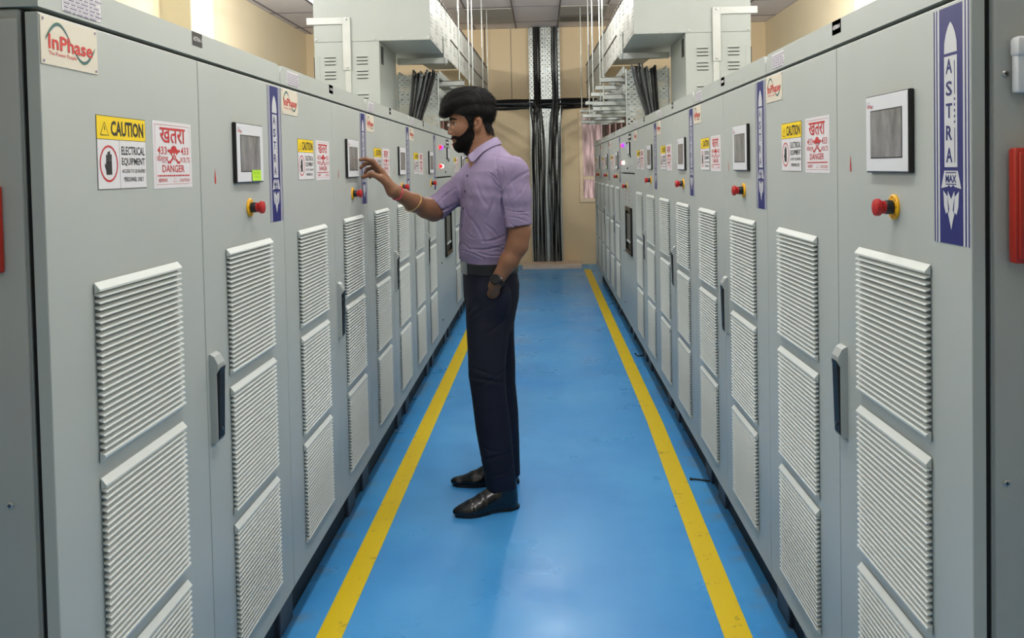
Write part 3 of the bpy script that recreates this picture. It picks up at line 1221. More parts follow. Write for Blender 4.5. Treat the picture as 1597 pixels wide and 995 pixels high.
tag(duct(-1), 'grey bus duct with perforated side above the left cabinet row', 'bus duct', 'overhead bus ducts')
tag(duct(1), 'grey bus duct with perforated side above the right cabinet row', 'bus duct', 'overhead bus ducts')


def drop_tray(side):
    x0, x1 = ((-1.085, -.775) if side < 0 else (.640, .960))
    t = empty('cable_tray', (0, 6.33, 0))
    b = MB()
    b.add([(x0, 0, 1.60), (x1, 0, 1.60), (x1, 0, 2.03), (x0, 0, 2.03)], [(0, 1, 2, 3)], 'galv_perf_xz')
    b.build('perforated_plate', t)
    for x in (x0, x1):
        b = MB()
        b.box(x - .004, x + .004, -.05, .0, 1.60, 2.03, 'galv', .001)
        b.build('flange', t)
    return t


for side, w_ in ((-1, 'left'), (1, 'right')):
    t = drop_tray(side)
    t['label'] = 'perforated drop tray standing on the %s lamp panel' % w_
    t['category'] = 'cable tray'
    t['group'] = 'cable drop trays'

# sink the drop trays onto the roofs
for o in C.objects:
    if o.name.startswith('cable_tray') and o.parent is None:
        o.location.z = .05

STN = (6.55, 7.2, 7.85, 8.9, 10.1)


def ladder(side, z, label):
    x0, x1 = ((-1.08, -.77) if side < 0 else (.63, .95))
    t = empty('cable_ladder', (0, 6.35, z))
    L = 5.1
    for x in (x0, x1):
        b = MB()
        b.box(x - .006, x + .006, 0, L, 0, .055, 'galv', .002)
        b.build('side_rail', t)
    for k in range(17):
        y_ = .1 + k * .3
        b = MB()
        b.box(x0, x1, y_, y_ + .03, .005, .02, 'galv')
        b.build('rung', t)
    tag(t, label, 'cable tray', 'overhead cable ladders')


ladder(-1, 2.05, 'upper overhead cable ladder along the left row')
ladder(-1, 1.915, 'lower overhead cable ladder along the left row')
ladder(1, 2.05, 'upper overhead cable ladder along the right row')
ladder(1, 1.915, 'lower overhead cable ladder along the right row')

sup0 = None
rod0 = None
for side in (-1, 1):
    for i, ys in enumerate(STN):
        for lv, z in ((0, 2.009), (1, 1.874)):
            xe = (-.60 if side < 0 else .47) - side * 0.0 + (.03 * lv if side < 0 else -.03 * lv) * (1 if i % 2 else -.6)
            t = empty('support_channel', (0, ys, z))
            b = MB()
            xa, xb = (-1.14, xe) if side < 0 else (xe, 1.0)
            b.box(xa, xb, 0, .006, 0, .041, 'galv_light')
            b.box(xa, xb, 0, .041, 0, .004, 'galv_light')
            b.box(xa, xb, 0, .041, .037, .041, 'galv_light')
            b.build('channel', t)
            b = MB()
            xr_ = xe - .03 if side < 0 else xe + .03
            b.lathe([(.011, 0), (.011, .008), (.007, .009)], (xr_, .02, .041), (0, 0, 1), 'screw_metal', 6)
            b.build('nut', t)
            tag(t, 'short galvanised channel under the %s cable ladders' % ('left' if side < 0 else 'right'), 'support bracket', 'channels under the %s ladders' % ('left' if side < 0 else 'right'))
        xr_ = (-.63 if side < 0 else .50)
        b = MB()
        b.tube([(0, 0, 1.84), (0, 0, 3.288)], .0055, 'galv', 8)
        o = b.build('hanger_rod')
        o.location = (xr_ + (.012 if i % 2 else -.01), ys + .02, 0)
        tag(o, 'thin threaded rod hanging from the ceiling over the %s row' % ('left' if side < 0 else 'right'), 'rod', 'hanger rods over the %s row' % ('left' if side < 0 else 'right'))
    b = MB()
    b.tube([(0, 0, 0), (0, 0, .8 if side < 0 else 1.15)], .008, 'frame_brown', 8)
    o = b.build('conduit')
    o.location = (-.755 if side < 0 else .665, 11.45, 3.288 - (.8 if side < 0 else 1.15))
    tag(o, 'dark conduit dropping from the ceiling beside the %s duct end' % ('left' if side < 0 else 'right'), 'conduit')


def spline(pts, n=10):
    P = [Vector(p) for p in pts]
    P = [P[0] * 2 - P[1]] + P + [P[-1] * 2 - P[-2]]
    out = []
    for i in range(1, len(P) - 2):
        for k in range(n):
            t = k / n
            a, b_, c, d = P[i - 1], P[i], P[i + 1], P[i + 2]
            out.append(.5 * ((2 * b_) + (c - a) * t + (2 * a - 5 * b_ + 4 * c - d) * t * t + (3 * b_ - a - 3 * c + d) * t ** 3))
    out.append(P[-2])
    return out


rnd = random.Random(3)
# cables dropping from the ladders into the lamp panels
for side in (-1, 1):
    n = 14
    for k in range(n):
        q = k / (n - 1)
        if side < 0:
            xb = -.985 + .085 * q + rnd.uniform(-.005, .005)
            xt = -.955 + .165 * q + rnd.uniform(-.01, .01)
        else:
            xb = .775 + .08 * q + rnd.uniform(-.005, .005)
            xt = .675 + .175 * q + rnd.uniform(-.01, .01)
        r = rnd.choice((.0062, .0075, .009))
        y0 = 6.22 - .022 * (k % 3)
        top = 2.07 + rnd.uniform(-.02, .03)
        pts = [(xb, y0 - .03, 1.646), (xb + (xt - xb) * .15, y0 - .03, 1.75), (xb + (xt - xb) * .6, y0, 1.90), (xt, y0 + .02, top - .02), (xt + side * .01, y0 + .12, top + .012), (xt + side * .02, y0 + .4, top + .004), (xt + side * .02, y0 + 1.2, 2.085)]
        b = MB()
        b.tube(spline(pts, 7), r, 'cable_grey' if k in (0, 1, 5, 8) else 'cable_black', 9)
        o = b.build('power_cable', None, True)
        tag(o, 'thick cable dropping from the ladder into the %s lamp panel' % ('left' if side < 0 else 'right'), 'cable', 'cables dropping into the %s lamp panel' % ('left' if side < 0 else 'right'))

# vertical tray on the back wall with its cables
t = tag(empty('wall_cable_tray', (0, YB, 0)), 'wide perforated galvanised cable tray running up the back wall', 'cable tray')
b = MB()
b.add([(-.157, -.035, .05), (.265, -.035, .05), (.265, -.035, ZC), (-.157, -.035, ZC)], [(0, 1, 2, 3)], 'galv_perf_wall')
b.build('perforated_plate', t)
for x in (-.157, .265):
    b = MB()
    b.box(x - .003, x + .003, -.075, -.03, .05, ZC, 'galv', .001)
    b.build('flange', t)
b = MB()
for x in (.05, .085):
    b.box(x - .012, x + .012, -.045, -.036, .05, ZC, 'galv', .002)
b.build('centre_strut', t)
b = MB()
for z in (.35, 1.35, 2.0, 2.7, 3.15):
    b.box(-.157, .265, -.034, -.001, z, z + .03, 'galv')
b.build('wall_strut', t)

for k in range(30):
    leftb = k % 2 == 0
    j = k // 2
    layer = j % 2
    q = (j // 2) / 7.0
    xt = (-.085 + .085 * q) if leftb else (.165 + .075 * q)
    xb_ = (-.13 + .17 * q) if leftb else (.09 + .15 * q)
    xt += rnd.uniform(-.006, .006)
    r = rnd.choice((.0065, .008, .0095))
    yb = 11.6 - .052 - .017 * layer
    pts = [(xb_, yb, .03), (xb_ + rnd.uniform(-.01, .01), yb, .5), (xb_ + rnd.uniform(-.014, .014), yb - rnd.uniform(0, .01), 1.0), (xb_ + rnd.uniform(-.014, .014), yb, 1.5)]
    if j % 3 == 2:
        s = -1 if leftb else 1
        h = 2.19 + rnd.uniform(0, .10)
        pts += [(xb_ + .02 * s, yb, 1.95), (xb_ + .07 * s, yb - .01, h - .03), (xb_ + .2 * s, yb - .01, h), (.45 * s + .03, yb, h), (.86 * s, yb, h)]
    else:
        pts += [(xb_ * .6 + xt * .4, yb, 2.0), (xt, yb - .01, 2.3), (xt + rnd.uniform(-.008, .008), yb, 2.8), (xt, yb, ZC)]
    b = MB()
    b.tube(spline(pts, 6), r, 'cable_grey' if k in (3, 7, 10, 16, 19, 22, 27) else 'cable_black', 8)
    o = b.build('power_cable', None, True)
    tag(o, 'long dark cable fixed to the back wall tray', 'cable', 'cables on the back wall tray')
for k in range(12):
    z = 2.178 + .0105 * k
    yb = 11.6 - .022 - .014 * (k % 2)
    x0, x1 = -.95, .95
    amp = rnd.uniform(.004, .014)
    ph = rnd.uniform(0, 6)
    b = MB()
    b.tube([(x0 + (x1 - x0) * i / 24, yb - .03 * (1 if abs(x0 + (x1 - x0) * i / 24 - .05) < .28 else 0), z + amp * math.sin(ph + i * .6)) for i in range(25)], rnd.choice((.008, .010)), 'cable_grey' if k == 5 else 'cable_black', 8)
    o = b.build('power_cable', None, True)
    tag(o, 'dark cable strung level across the back wall', 'cable', 'level cable run across the back wall')

t = tag(empty('trench_cover', (0, 11.1, 0)), 'low tan cover box on the floor under the wall cable tray', 'floor box')
b = MB()
b.box(-.29, .50, 0, .012, 0, .055, 'trench_wood', .002)
b.box(-.29, .50, .47, .48, 0, .055, 'trench_wood', .002)
for x in (-.29, .49):
    b.box(x, x + .01, .012, .47, 0, .055, 'trench_wood')
b.build('frame', t)
b = MB()
b.box(-.282, .15, .01, .475, .044, .052, 'trench_wood', .002)
b.box(.156, .494, .01, .475, .044, .052, 'trench_wood', .002)
b.build('lid', t)

# bits of cable tie lying on the floor
for (pts, lab) in (([(.70 - .09, 3.56, .004), (.64, 3.555, .004), (.685, 3.53, .006)], 'short black cable tie on the floor beside the right plinth'),
                   ([(.56 + .08, 5.97, .004), (.655, 5.90, .004), (.69, 5.92, .004), (.70, 5.95, .008)], 'bent black cable tie on the floor past the yellow line')):
    b = MB()
    b.tube(spline(pts, 5), .004, 'cable_black', 6)
    b.lathe([(.007, -.004), (.007, .004)], pts[0], (1, 0, 0), 'cable_black', 8)
    tag(b.build('cable_tie'), lab, 'cable tie')

# ------------------------------------------------------------------ the man: implicit surfaces meshed with surface nets
class Vol:
    def __init__(self, lo, hi, h):
        self.lo, self.h = np.array(lo, np.float32), h
        self.n = np.ceil((np.array(hi) - self.lo) / h).astype(int) + 1
        self.F = np.full(self.n, 9.0, np.float32)

    def block(self, lo, hi):
        a = np.clip(np.floor((np.array(lo) - self.lo) / self.h).astype(int), 0, self.n - 1)
        c = np.clip(np.ceil((np.array(hi) - self.lo) / self.h).astype(int) + 1, 1, self.n)
        sl = tuple(slice(a[i], max(c[i], a[i] + 1)) for i in range(3))
        ax = [self.lo[i] + self.h * np.arange(sl[i].start, sl[i].stop, dtype=np.float32) for i in range(3)]
        return sl, ax[0][:, None, None], ax[1][None, :, None], ax[2][None, None, :]

    def add(self, fn, lo, hi, k=0.01, pad=None):
        pad = max(k, .012) + .01 if pad is None else pad
        sl, X, Y, Z = self.block(np.array(lo) - pad, np.array(hi) + pad)
        d = np.broadcast_to(fn(X, Y, Z), self.F[sl].shape)
        A = self.F[sl]
        h_ = np.clip(.5 + .5 * (A - d) / k, 0, 1)
        self.F[sl] = A + (d - A) * h_ - k * h_ * (1 - h_)

    def sub(self, fn, lo, hi, k=0.004):
        sl, X, Y, Z = self.block(np.array(lo) - .02, np.array(hi) + .02)
        d = -np.broadcast_to(fn(X, Y, Z), self.F[sl].shape)
        A = self.F[sl]
        h_ = np.clip(.5 - .5 * (A - d) / k, 0, 1)
        self.F[sl] = A + (d - A) * h_ + k * h_ * (1 - h_)

    def cone(self, a, b, ra, rb, k=0.01):
        a, b = np.array(a, float), np.array(b, float)
        lo = np.minimum(a - ra, b - rb)
        hi = np.maximum(a + ra, b + rb)
        self.add(cone_fn(a, b, ra, rb), lo, hi, k)

    def ell(self, c, r, k=0.01, rot=None):
        R = max(r) * np.ones(3) if rot is not None else np.array(r)
        self.add(ell_fn(c, r, rot), np.array(c) - R, np.array(c) + R, k)

    def chain(self, pts, rs, k=0.006):
        for i in range(len(pts) - 1):
            self.cone(pts[i], pts[i + 1], rs[i], rs[i + 1], k)

    def to_mesh(self, xf=None):
        F, n = self.F, self.n
        S = F < 0
        c8 = [(i, j, k) for i in (0, 1) for j in (0, 1) for k in (0, 1)]
        m = n - 1
        cnt = np.zeros(m, np.uint8)
        for i, j, k in c8:
            cnt += S[i:i + m[0], j:j + m[1], k:k + m[2]]
        cells = np.argwhere((cnt > 0) & (cnt < 8))
        val = np.stack([F[cells[:, 0] + i, cells[:, 1] + j, cells[:, 2] + k] for i, j, k in c8], 1)
        acc = np.zeros((len(cells), 3))
        num = np.zeros(len(cells))
        for a in range(8):
            for b_ in range(a + 1, 8):
                if sum(x != y_ for x, y_ in zip(c8[a], c8[b_])) != 1:
                    continue
                fa, fb = val[:, a], val[:, b_]
                q = (fa < 0) != (fb < 0)
                t_ = np.where(q, fa / np.where(q, fa - fb, 1), 0)
                p = np.array(c8[a])[None] + t_[:, None] * (np.array(c8[b_]) - np.array(c8[a]))[None]
                acc += np.where(q[:, None], p, 0)
                num += q
        V = (cells + acc / num[:, None]) * self.h + self.lo
        idx = np.full(m, -1, np.int64)
        idx[cells[:, 0], cells[:, 1], cells[:, 2]] = np.arange(len(cells))
        quads = []
        for ax in range(3):
            sa = [slice(0, None)] * 3
            sb = [slice(0, None)] * 3
            sa[ax], sb[ax] = slice(0, -1), slice(1, None)
            E_ = np.argwhere(S[tuple(sa)] != S[tuple(sb)])
            o1, o2 = [(1, 2), (2, 0), (0, 1)][ax]
            E_ = E_[(E_[:, o1] > 0) & (E_[:, o2] > 0) & (E_[:, o1] < m[o1]) & (E_[:, o2] < m[o2])]

            def g(d1, d2):
                q = E_.copy()
                q[:, o1] -= d1
                q[:, o2] -= d2
                return idx[q[:, 0], q[:, 1], q[:, 2]]
            Q = np.stack([g(1, 1), g(0, 1), g(0, 0), g(1, 0)], 1)
            ins = S[E_[:, 0], E_[:, 1], E_[:, 2]]
            Q[~ins] = Q[~ins][:, ::-1]
            quads.append(Q)
        Q = np.concatenate(quads)
        Q = Q[(Q >= 0).all(1)]
        if xf is not None:
            V = xf(V)
        return V, Q


def cone_fn(a, b, ra, rb):
    a, b = np.array(a, np.float32), np.array(b, np.float32)
    ba = b - a
    L = float(ba @ ba)

    def fn(X, Y, Z):
        x, y_, z = X - a[0], Y - a[1], Z - a[2]
        t_ = np.clip((x * ba[0] + y_ * ba[1] + z * ba[2]) / L, 0, 1)
        return np.sqrt((x - t_ * ba[0]) ** 2 + (y_ - t_ * ba[1]) ** 2 + (z - t_ * ba[2]) ** 2) - (ra + (rb - ra) * t_)
    return fn


def ell_fn(c, r, rot=None):
    c = np.array(c, np.float32)

    def fn(X, Y, Z):
        x, y_, z = X - c[0], Y - c[1], Z - c[2]
        if rot is not None:
            x, y_, z = (rot[0][0] * x + rot[0][1] * y_ + rot[0][2] * z, rot[1][0] * x + rot[1][1] * y_ + rot[1][2] * z, rot[2][0] * x + rot[2][1] * y_ + rot[2][2] * z)
        k0 = np.sqrt((x / r[0]) ** 2 + (y_ / r[1]) ** 2 + (z / r[2]) ** 2)
        k1 = np.sqrt((x / r[0] ** 2) ** 2 + (y_ / r[1] ** 2) ** 2 + (z / r[2] ** 2) ** 2)
        return k0 * (k0 - 1) / np.maximum(k1, 1e-6)
    return fn


def loft_fn(rows):
    """rows: (z, cx, cy, half_depth, half_width, yaw_degrees) sorted by z; depth runs along the facing direction"""
    R = np.array(rows, float)

    def fn(X, Y, Z):
        z = Z.ravel()
        g = [np.interp(z, R[:, 0], R[:, i])[None, None, :].astype(np.float32) for i in range(1, 6)]
        cx_, cy_, a, b_, yw = g
        yw = np.radians(yw)
        x, y_ = X - cx_, Y - cy_
        f = -np.cos(yw) * x - np.sin(yw) * y_
        l = np.sin(yw) * x - np.cos(yw) * y_
        q = ((np.abs(f) / a) ** 2.3 + (np.abs(l) / b_) ** 2.3) ** (1 / 2.3)
        d = (q - 1) * np.minimum(a, b_)
        return np.maximum(d, np.maximum(R[0, 0] - Z, Z - R[-1, 0]))
    return fn


def poly2d(U, V, pts):
    """signed distance to a polygon, negative inside"""
    d = np.full(np.broadcast(U, V).shape, 1e9, np.float32)
    s = np.zeros(d.shape, bool)
    n = len(pts)
    for i in range(n):
        (x0, y0), (x1, y1) = pts[i], pts[(i + 1) % n]
        ex, ey = x1 - x0, y1 - y0
        t_ = np.clip(((U - x0) * ex + (V - y0) * ey) / (ex * ex + ey * ey), 0, 1)
        d = np.minimum(d, (U - x0 - t_ * ex) ** 2 + (V - y0 - t_ * ey) ** 2)
        cr = ((y0 > V) != (y1 > V)) & (U < (x1 - x0) * (V - y0) / ((y1 - y0) if y1 != y0 else 1e-9) + x0)
        s ^= cr
    return np.where(s, -1, 1) * np.sqrt(d)


def np_obj(name, V, Q, mname, parent):
    me = bpy.data.meshes.new(name)
    me.vertices.add(len(V))
    me.vertices.foreach_set('co', np.asarray(V, np.float32).ravel())
    me.loops.add(len(Q) * 4)
    me.loops.foreach_set('vertex_index', Q.astype(np.int32).ravel())
    me.polygons.add(len(Q))
    me.polygons.foreach_set('loop_start', np.arange(0, len(Q) * 4, 4, dtype=np.int32))
    me.polygons.foreach_set('use_smooth', np.ones(len(Q), bool))
    me.materials.append(MATS[mname])
    me.update(calc_edges=True)
    me.validate()
    o = bpy.data.objects.new(name, me)
    C.objects.link(o)
    if parent:
        o.parent = parent
    return o


man = empty('person', (0, 0, 0))
tag(man, 'bearded man in a lilac shirt and navy trousers reaching to a touch screen', 'person')

# head frame: f forward, l toward his left (the camera), u up; origin between the ears
HO = np.array([-0.252, 3.432, 1.535])
HY = math.radians(3)
HF = np.array([-math.cos(HY), -math.sin(HY), 0.0])
HL = np.array([math.sin(HY), -math.cos(HY), 0.0])


def to_head(X, Y, Z):
    x, y_, z = X - HO[0], Y - HO[1], Z - HO[2]
    return x * HF[0] + y_ * HF[1] + 0 * z, x * HL[0] + y_ * HL[1] + 0 * z, z + 0 * x + 0 * y_


def from_head(V):
    return HO + V[:, :1] * HF + V[:, 1:2] * HL + V[:, 2:3] * np.array([0, 0, 1.0])


def hp(f, l, u):
    return tuple(HO + f * HF + l * HL + u * np.array([0, 0, 1.0]))


def head_prims(v):
    """fills a volume laid out in head coordinates"""
    v.ell((.034, 0, .060), (.092, .074, .076), .01)
    v.ell((.064, 0, -.010), (.057, .060, .086), .02)
    v.ell((.052, 0, -.058), (.052, .053, .044), .02)
    v.ell((.086, 0, -.085), (.020, .024, .022), .015)
    v.cone((.107, -.026, .021), (.107, .026, .021), .0145, .0145, .012)     # brow
    for s in (-1, 1):
        v.ell((.083, .043 * s, -.022), (.026, .018, .024), .016)            # cheekbone
        v.sub(ell_fn((.121, .031 * s, .002), (.016, .018, .012)), (.09, .031 * s - .03, -.02), (.14, .031 * s + .03, .02), .012)
    v.cone((.114, 0, .010), (.1265, 0, -.031), .0075, .0095, .010)          # nose
    for s in (-1, 1):
        v.ell((.114, .012 * s, -.036), (.012, .0075, .0085), .006)
        v.sub(ell_fn((.117, .008 * s, -.0455), (.006, .004, .004)), (.10, -.02, -.055), (.13, .02, -.035), .003)
    v.ell((.104, 0, -.058), (.016, .026, .012), .010)                       # mouth mound
    v.ell((.109, 0, -.0595), (.009, .021, .0055), .004)
    v.ell((.104, 0, -.0715), (.0095, .019, .0065), .004)
    v.sub(ell_fn((.119, 0, -.0655), (.009, .026, .0014)), (.09, -.03, -.08), (.13, .03, -.05), .003)
    for s in (-1, 1):                                                       # eyelids
        v.ell((.0925, .031 * s, .0095), (.0150, .0175, .0062), .003)
        v.ell((.0915, .031 * s, -.0070), (.0140, .0165, .0050), .003)
        v.sub(ell_fn((.104, .036 * s, .0008), (.0215, .0165, .0042)), (.07, .031 * s - .02, -.01), (.13, .031 * s + .03, .02), .002)
    # ears
    for s in (-1, 1):
        rot = ((.96, 0, .26), (0, 1, 0), (-.26, 0, .96))
        v.ell((.008, .0735 * s, -.003), (.0160, .0095, .0285), .004, rot)
        v.ell((.013, .072 * s, -.026), (.008, .007, .009), .004)
        v.sub(ell_fn((.011, .0840 * s, .000), (.0095, .0110, .0180), rot), (-.02, .07 * s - .02, -.03), (.03, .09 * s + .02, .03), .004)
        v.ell((.019, .079 * s, -.004), (.005, .004, .008), .003)
    v.cone((.002, 0, -.035), (.008, 0, -.10), .050, .0465, .02)
    v.cone((.03, 0, -.07), (.012, 0, -.13), .036, .042, .02)


# ---- skin: one continuous body
B = Vol((-.735, 3.150, .700), (-.03, 3.650, 1.700), .003)


class HeadInBody:
    """lets head_prims() fill the body volume through the head frame"""

    def add(self, fn, lo, hi, k):
        cs = np.array([[a[i] for a, i in zip(zip(lo, hi), (x, y_, z))] for x in (0, 1) for y_ in (0, 1) for z in (0, 1)])
        Wc = from_head(cs)
        B.add(lambda X, Y, Z: fn(*to_head(X, Y, Z)), Wc.min(0), Wc.max(0), k)

    def sub(self, fn, lo, hi, k=.004):
        cs = np.array([[a[i] for a, i in zip(zip(lo, hi), (x, y_, z))] for x in (0, 1) for y_ in (0, 1) for z in (0, 1)])
        Wc = from_head(cs)
        B.sub(lambda X, Y, Z: fn(*to_head(X, Y, Z)), Wc.min(0), Wc.max(0), k)

    def cone(self, a, b, ra, rb, k=.01):
        a, b = np.array(a, float), np.array(b, float)
        self.add(cone_fn(a, b, ra, rb), np.minimum(a - ra, b - rb), np.maximum(a + ra, b + rb), k)

    def ell(self, c, r, k=.01, rot=None):
        R = max(r) * np.ones(3) if rot is not None else np.array(r)
        self.add(ell_fn(c, r, rot), np.array(c) - R, np.array(c) + R, k)


# trunk inside the clothes
B.cone((-.225, 3.42, .80), (-.222, 3.42, 1.10), .085, .088, .02)
B.cone((-.222, 3.42, 1.10), (-.212, 3.425, 1.30), .088, .085, .02)
B.cone((-.236, 3.425, 1.42), (-.21, 3.425, 1.33), .048, .062, .02)
B.cone((-.21, 3.425, 1.36), (-.135, 3.285, 1.325), .045, .042, .02)
B.cone((-.215, 3.43, 1.355), (-.285, 3.55, 1.32), .045, .042, .02)
# left arm, hand going into the trouser pocket
B.cone((-.125, 3.277, 1.325), (-.094, 3.246, 1.10), .043, .040, .015)
B.chain([(-.092, 3.247, 1.105), (-.104, 3.240, 1.05), (-.137, 3.228, .99), (-.188, 3.214, .912)], [.0385, .0395, .0345, .0250], .02)
kn = [(-.222, 3.290, .832), (-.209, 3.291, .822), (-.196, 3.292, .822), (-.184, 3.293, .830)]
for k_, q in enumerate(kn):
    B.cone((-.192 + .005 * (1 - k_), 3.222, .895), q, .0155, .0128, .014)
    L_ = (.082, .092, .085, .066)[k_]
    a_ = Vector(q)
    dirv = Vector((-.22, .22 + .03 * k_, -.95)).normalized()
    B.chain([a_, a_ + dirv * L_ * .45, a_ + dirv * L_ * .75 + Vector((.004, 0, 0)), a_ + dirv * L_ + Vector((.009, .0, 0))], [.0105, .0092, .0084, .0072], .004)
B.chain([(-.198, 3.226, .892), (-.214, 3.252, .862), (-.222, 3.282, .835), (-.226, 3.300, .810)], [.0140, .0112, .0096, .0080], .008)
# right arm reaching to the panel
B.cone((-.285, 3.56, 1.32), (-.452, 3.424, 1.185), .043, .041, .015)
B.chain([(-.450, 3.428, 1.187), (-.478, 3.392, 1.196), (-.520, 3.330, 1.222), (-.583, 3.236, 1.272)], [.0385, .0395, .0345, .0260], .02)
B.ell((-.452, 3.424, 1.172), (.030, .030, .030), .02)
# right hand
WR = (-.585, 3.234, 1.274)
MC = [(-.624, 3.214, 1.350), (-.628, 3.234, 1.343), (-.630, 3.253, 1.333), (-.628, 3.269, 1.318)]
for k_, q in enumerate(MC):
    B.cone((WR[0], WR[1] + .004 * (k_ - 1.5), WR[2]), q, .0175, .0128, .016)
B.chain([MC[0], (-.655, 3.205, 1.389), (-.681, 3.197, 1.3985), (-.7005, 3.191, 1.396)], [.0118, .0095, .0080, .0066], .005)
B.chain([MC[1], (-.663, 3.228, 1.384), (-.689, 3.219, 1.380), (-.7035, 3.211, 1.365)], [.0118, .0095, .0080, .0066], .004)
B.chain([MC[2], (-.662, 3.250, 1.366), (-.684, 3.242, 1.359), (-.695, 3.237, 1.344)], [.0112, .0090, .0076, .0062], .004)
B.chain([MC[3], (-.652, 3.270, 1.342), (-.669, 3.266, 1.336), (-.680, 3.261, 1.326)], [.0102, .0082, .0070, .0058], .004)
B.chain([(-.594, 3.222, 1.290), (-.624, 3.195, 1.324), (-.657, 3.184, 1.3405), (-.6905, 3.180, 1.329)], [.0165, .0128, .0102, .0072], .008)
for a_, c_ in ((( -.655, 3.205, 1.389), .0100), ((-.663, 3.228, 1.384), .0100), ((-.657, 3.184, 1.3405), .0106)):
    B.ell(a_, (c_, c_, c_), .004)
head_prims(HeadInBody())
B.cone(hp(.0, 0, -.08), (-.240, 3.427, 1.40), .0465, .050, .03)
B.cone((-.246, 3.410, 1.40), (-.252, 3.397, 1.345), .047, .0475, .02)
V, Q = B.to_mesh()
# keep the piece the camera sees as one body; smooth a little
body = np_obj('body', V, Q, 'skin', man)
sm = body.modifiers.new('smooth', 'SMOOTH')
sm.factor, sm.iterations = 0.4, 2

# ---- hair, beard and brows in the head frame
lo, hi = (-.10, -.105, -.15), (.20, .105, .19)


def head_volume(h):
    v = Vol(lo, hi, h)
    head_prims(v)
    return v


HV = head_volume(.0021)
n3 = HV.n
gf = (HV.lo[0] + HV.h * np.arange(n3[0]))[:, None, None]
gl = (HV.lo[1] + HV.h * np.arange(n3[1]))[None, :, None]
gu = (HV.lo[2] + HV.h * np.arange(n3[2]))[None, None, :]


def wob(sc, seed, amp):
    r = np.random.RandomState(seed)
    out = 0
    for _ in range(7):
        k_ = r.normal(size=3) * sc
        out = out + np.sin(gf * k_[0] + gl * k_[1] + gu * k_[2] + r.uniform(0, 6.28))
    return (out * amp / 3).astype(np.float32)


hair = Vol(lo, hi, HV.h)
hair.ell((.038, 0, .085), (.099, .0770, .0705), .02)
hair.ell((.084, 0, .088), (.070, .064, .050), .02)
hair.ell((.124, .002, .064), (.036, .054, .034), .02)
hair.ell((.142, .004, .046), (.021, .044, .020), .012)
hair.F = np.minimum(hair.F, HV.F - .0042)
swirl = gf * 120 + gu * 60 + 3 * np.sin(gf * 30 + gl * 20) + 2 * np.sin(gu * 40)
strands = np.sin(gl * 420 + swirl) + .7 * np.sin(gl * 780 - swirl * 1.3 + 4 * np.sin(gl * 60))
hair.F = hair.F + wob(60, 4, .0020) + (.0011 * strands).astype(np.float32)
reg = poly2d(gf[:, :, 0][:, :, None], gu, [(.190, .026), (.150, .028), (.128, .040), (.094, .045), (.064, .030), (.050, .012), (.047, -.026), (.030, -.026), (.0275, .012), (.018, .026), (.002, .030), (-.010, .018), (-.019, -.012), (-.026, -.032), (-.050, -.040), (-.095, -.040), (-.095, .19), (.19, .19)])
fringe = (.005 * np.sin(gl * 230 + 1.0) + .004 * np.sin(gl * 97 + 2)).astype(np.float32)
soft = (.0022 * np.sin(gf * 700 + gl * 300) + .0015 * np.sin(gf * 1130)).astype(np.float32)
hair.F = np.maximum(hair.F, np.broadcast_to(reg, hair.F.shape) + fringe * np.clip((gf - .10) / .03, 0, 1) + soft)
V, Q = hair.to_mesh()


def strands_on(V, Q, count, seed, flow, length, lift, width, keep):
    """thin tapering hairs rooted on a surface; returns extra vertices and quads"""
    r = np.random.RandomState(seed)
    nrm = np.zeros_like(V)
    fn_ = np.cross(V[Q[:, 2]] - V[Q[:, 0]], V[Q[:, 3]] - V[Q[:, 1]])
    for k_ in range(4):
        np.add.at(nrm, Q[:, k_], fn_)
    nrm /= np.maximum(np.linalg.norm(nrm, axis=1, keepdims=True), 1e-9)
    ids = r.permutation(np.nonzero(keep(V))[0])[:count]
    P, N = V[ids], nrm[ids]
    d = flow(P) + r.normal(size=P.shape) * .14
    d -= N * (d * N).sum(1, keepdims=True)
    d /= np.maximum(np.linalg.norm(d, axis=1, keepdims=True), 1e-6)
    side = np.cross(d, N)
    ln = (length[0] + (length[1] - length[0]) * r.rand(len(P)))[:, None]
    lf = (lift[0] + (lift[1] - lift[0]) * r.rand(len(P)))[:, None]
    VV, QQ = [], []
    m_ = len(P)
    for t_ in (0, .33, .67, 1.0):
        c_ = P + d * ln * t_ + N * (lf * math.sin(t_ * 2.2) + .0002)
        w_ = width * (1 - .8 * t_)
        VV += [c_ - side * w_, c_ + side * w_]
    VV = np.concatenate(VV)
    a = np.arange(m_)
    for j in range(3):
        QQ.append(np.stack([a + 2 * j * m_, a + (2 * j + 1) * m_, a + (2 * j + 3) * m_, a + (2 * j + 2) * m_], 1))
    return np.concatenate([V, VV]), np.concatenate([Q, np.concatenate(QQ) + len(V)])


def hair_flow(P):
    fwd = np.clip((P[:, 0] - .01) / .06, -1, 1)
    return np.stack([fwd * 1.0, P[:, 1] * 6, -.25 - 6 * np.clip(.10 - P[:, 2], 0, .2) - .4 * (P[:, 0] > .11)], 1)


V, Q = strands_on(V, Q, 9000, 11, hair_flow, (.012, .028), (.0004, .0038), .0006, lambda P: (P[:, 2] > .045) | (P[:, 0] < -.02))
np_obj('hair', from_head(V), Q, 'hair', man)

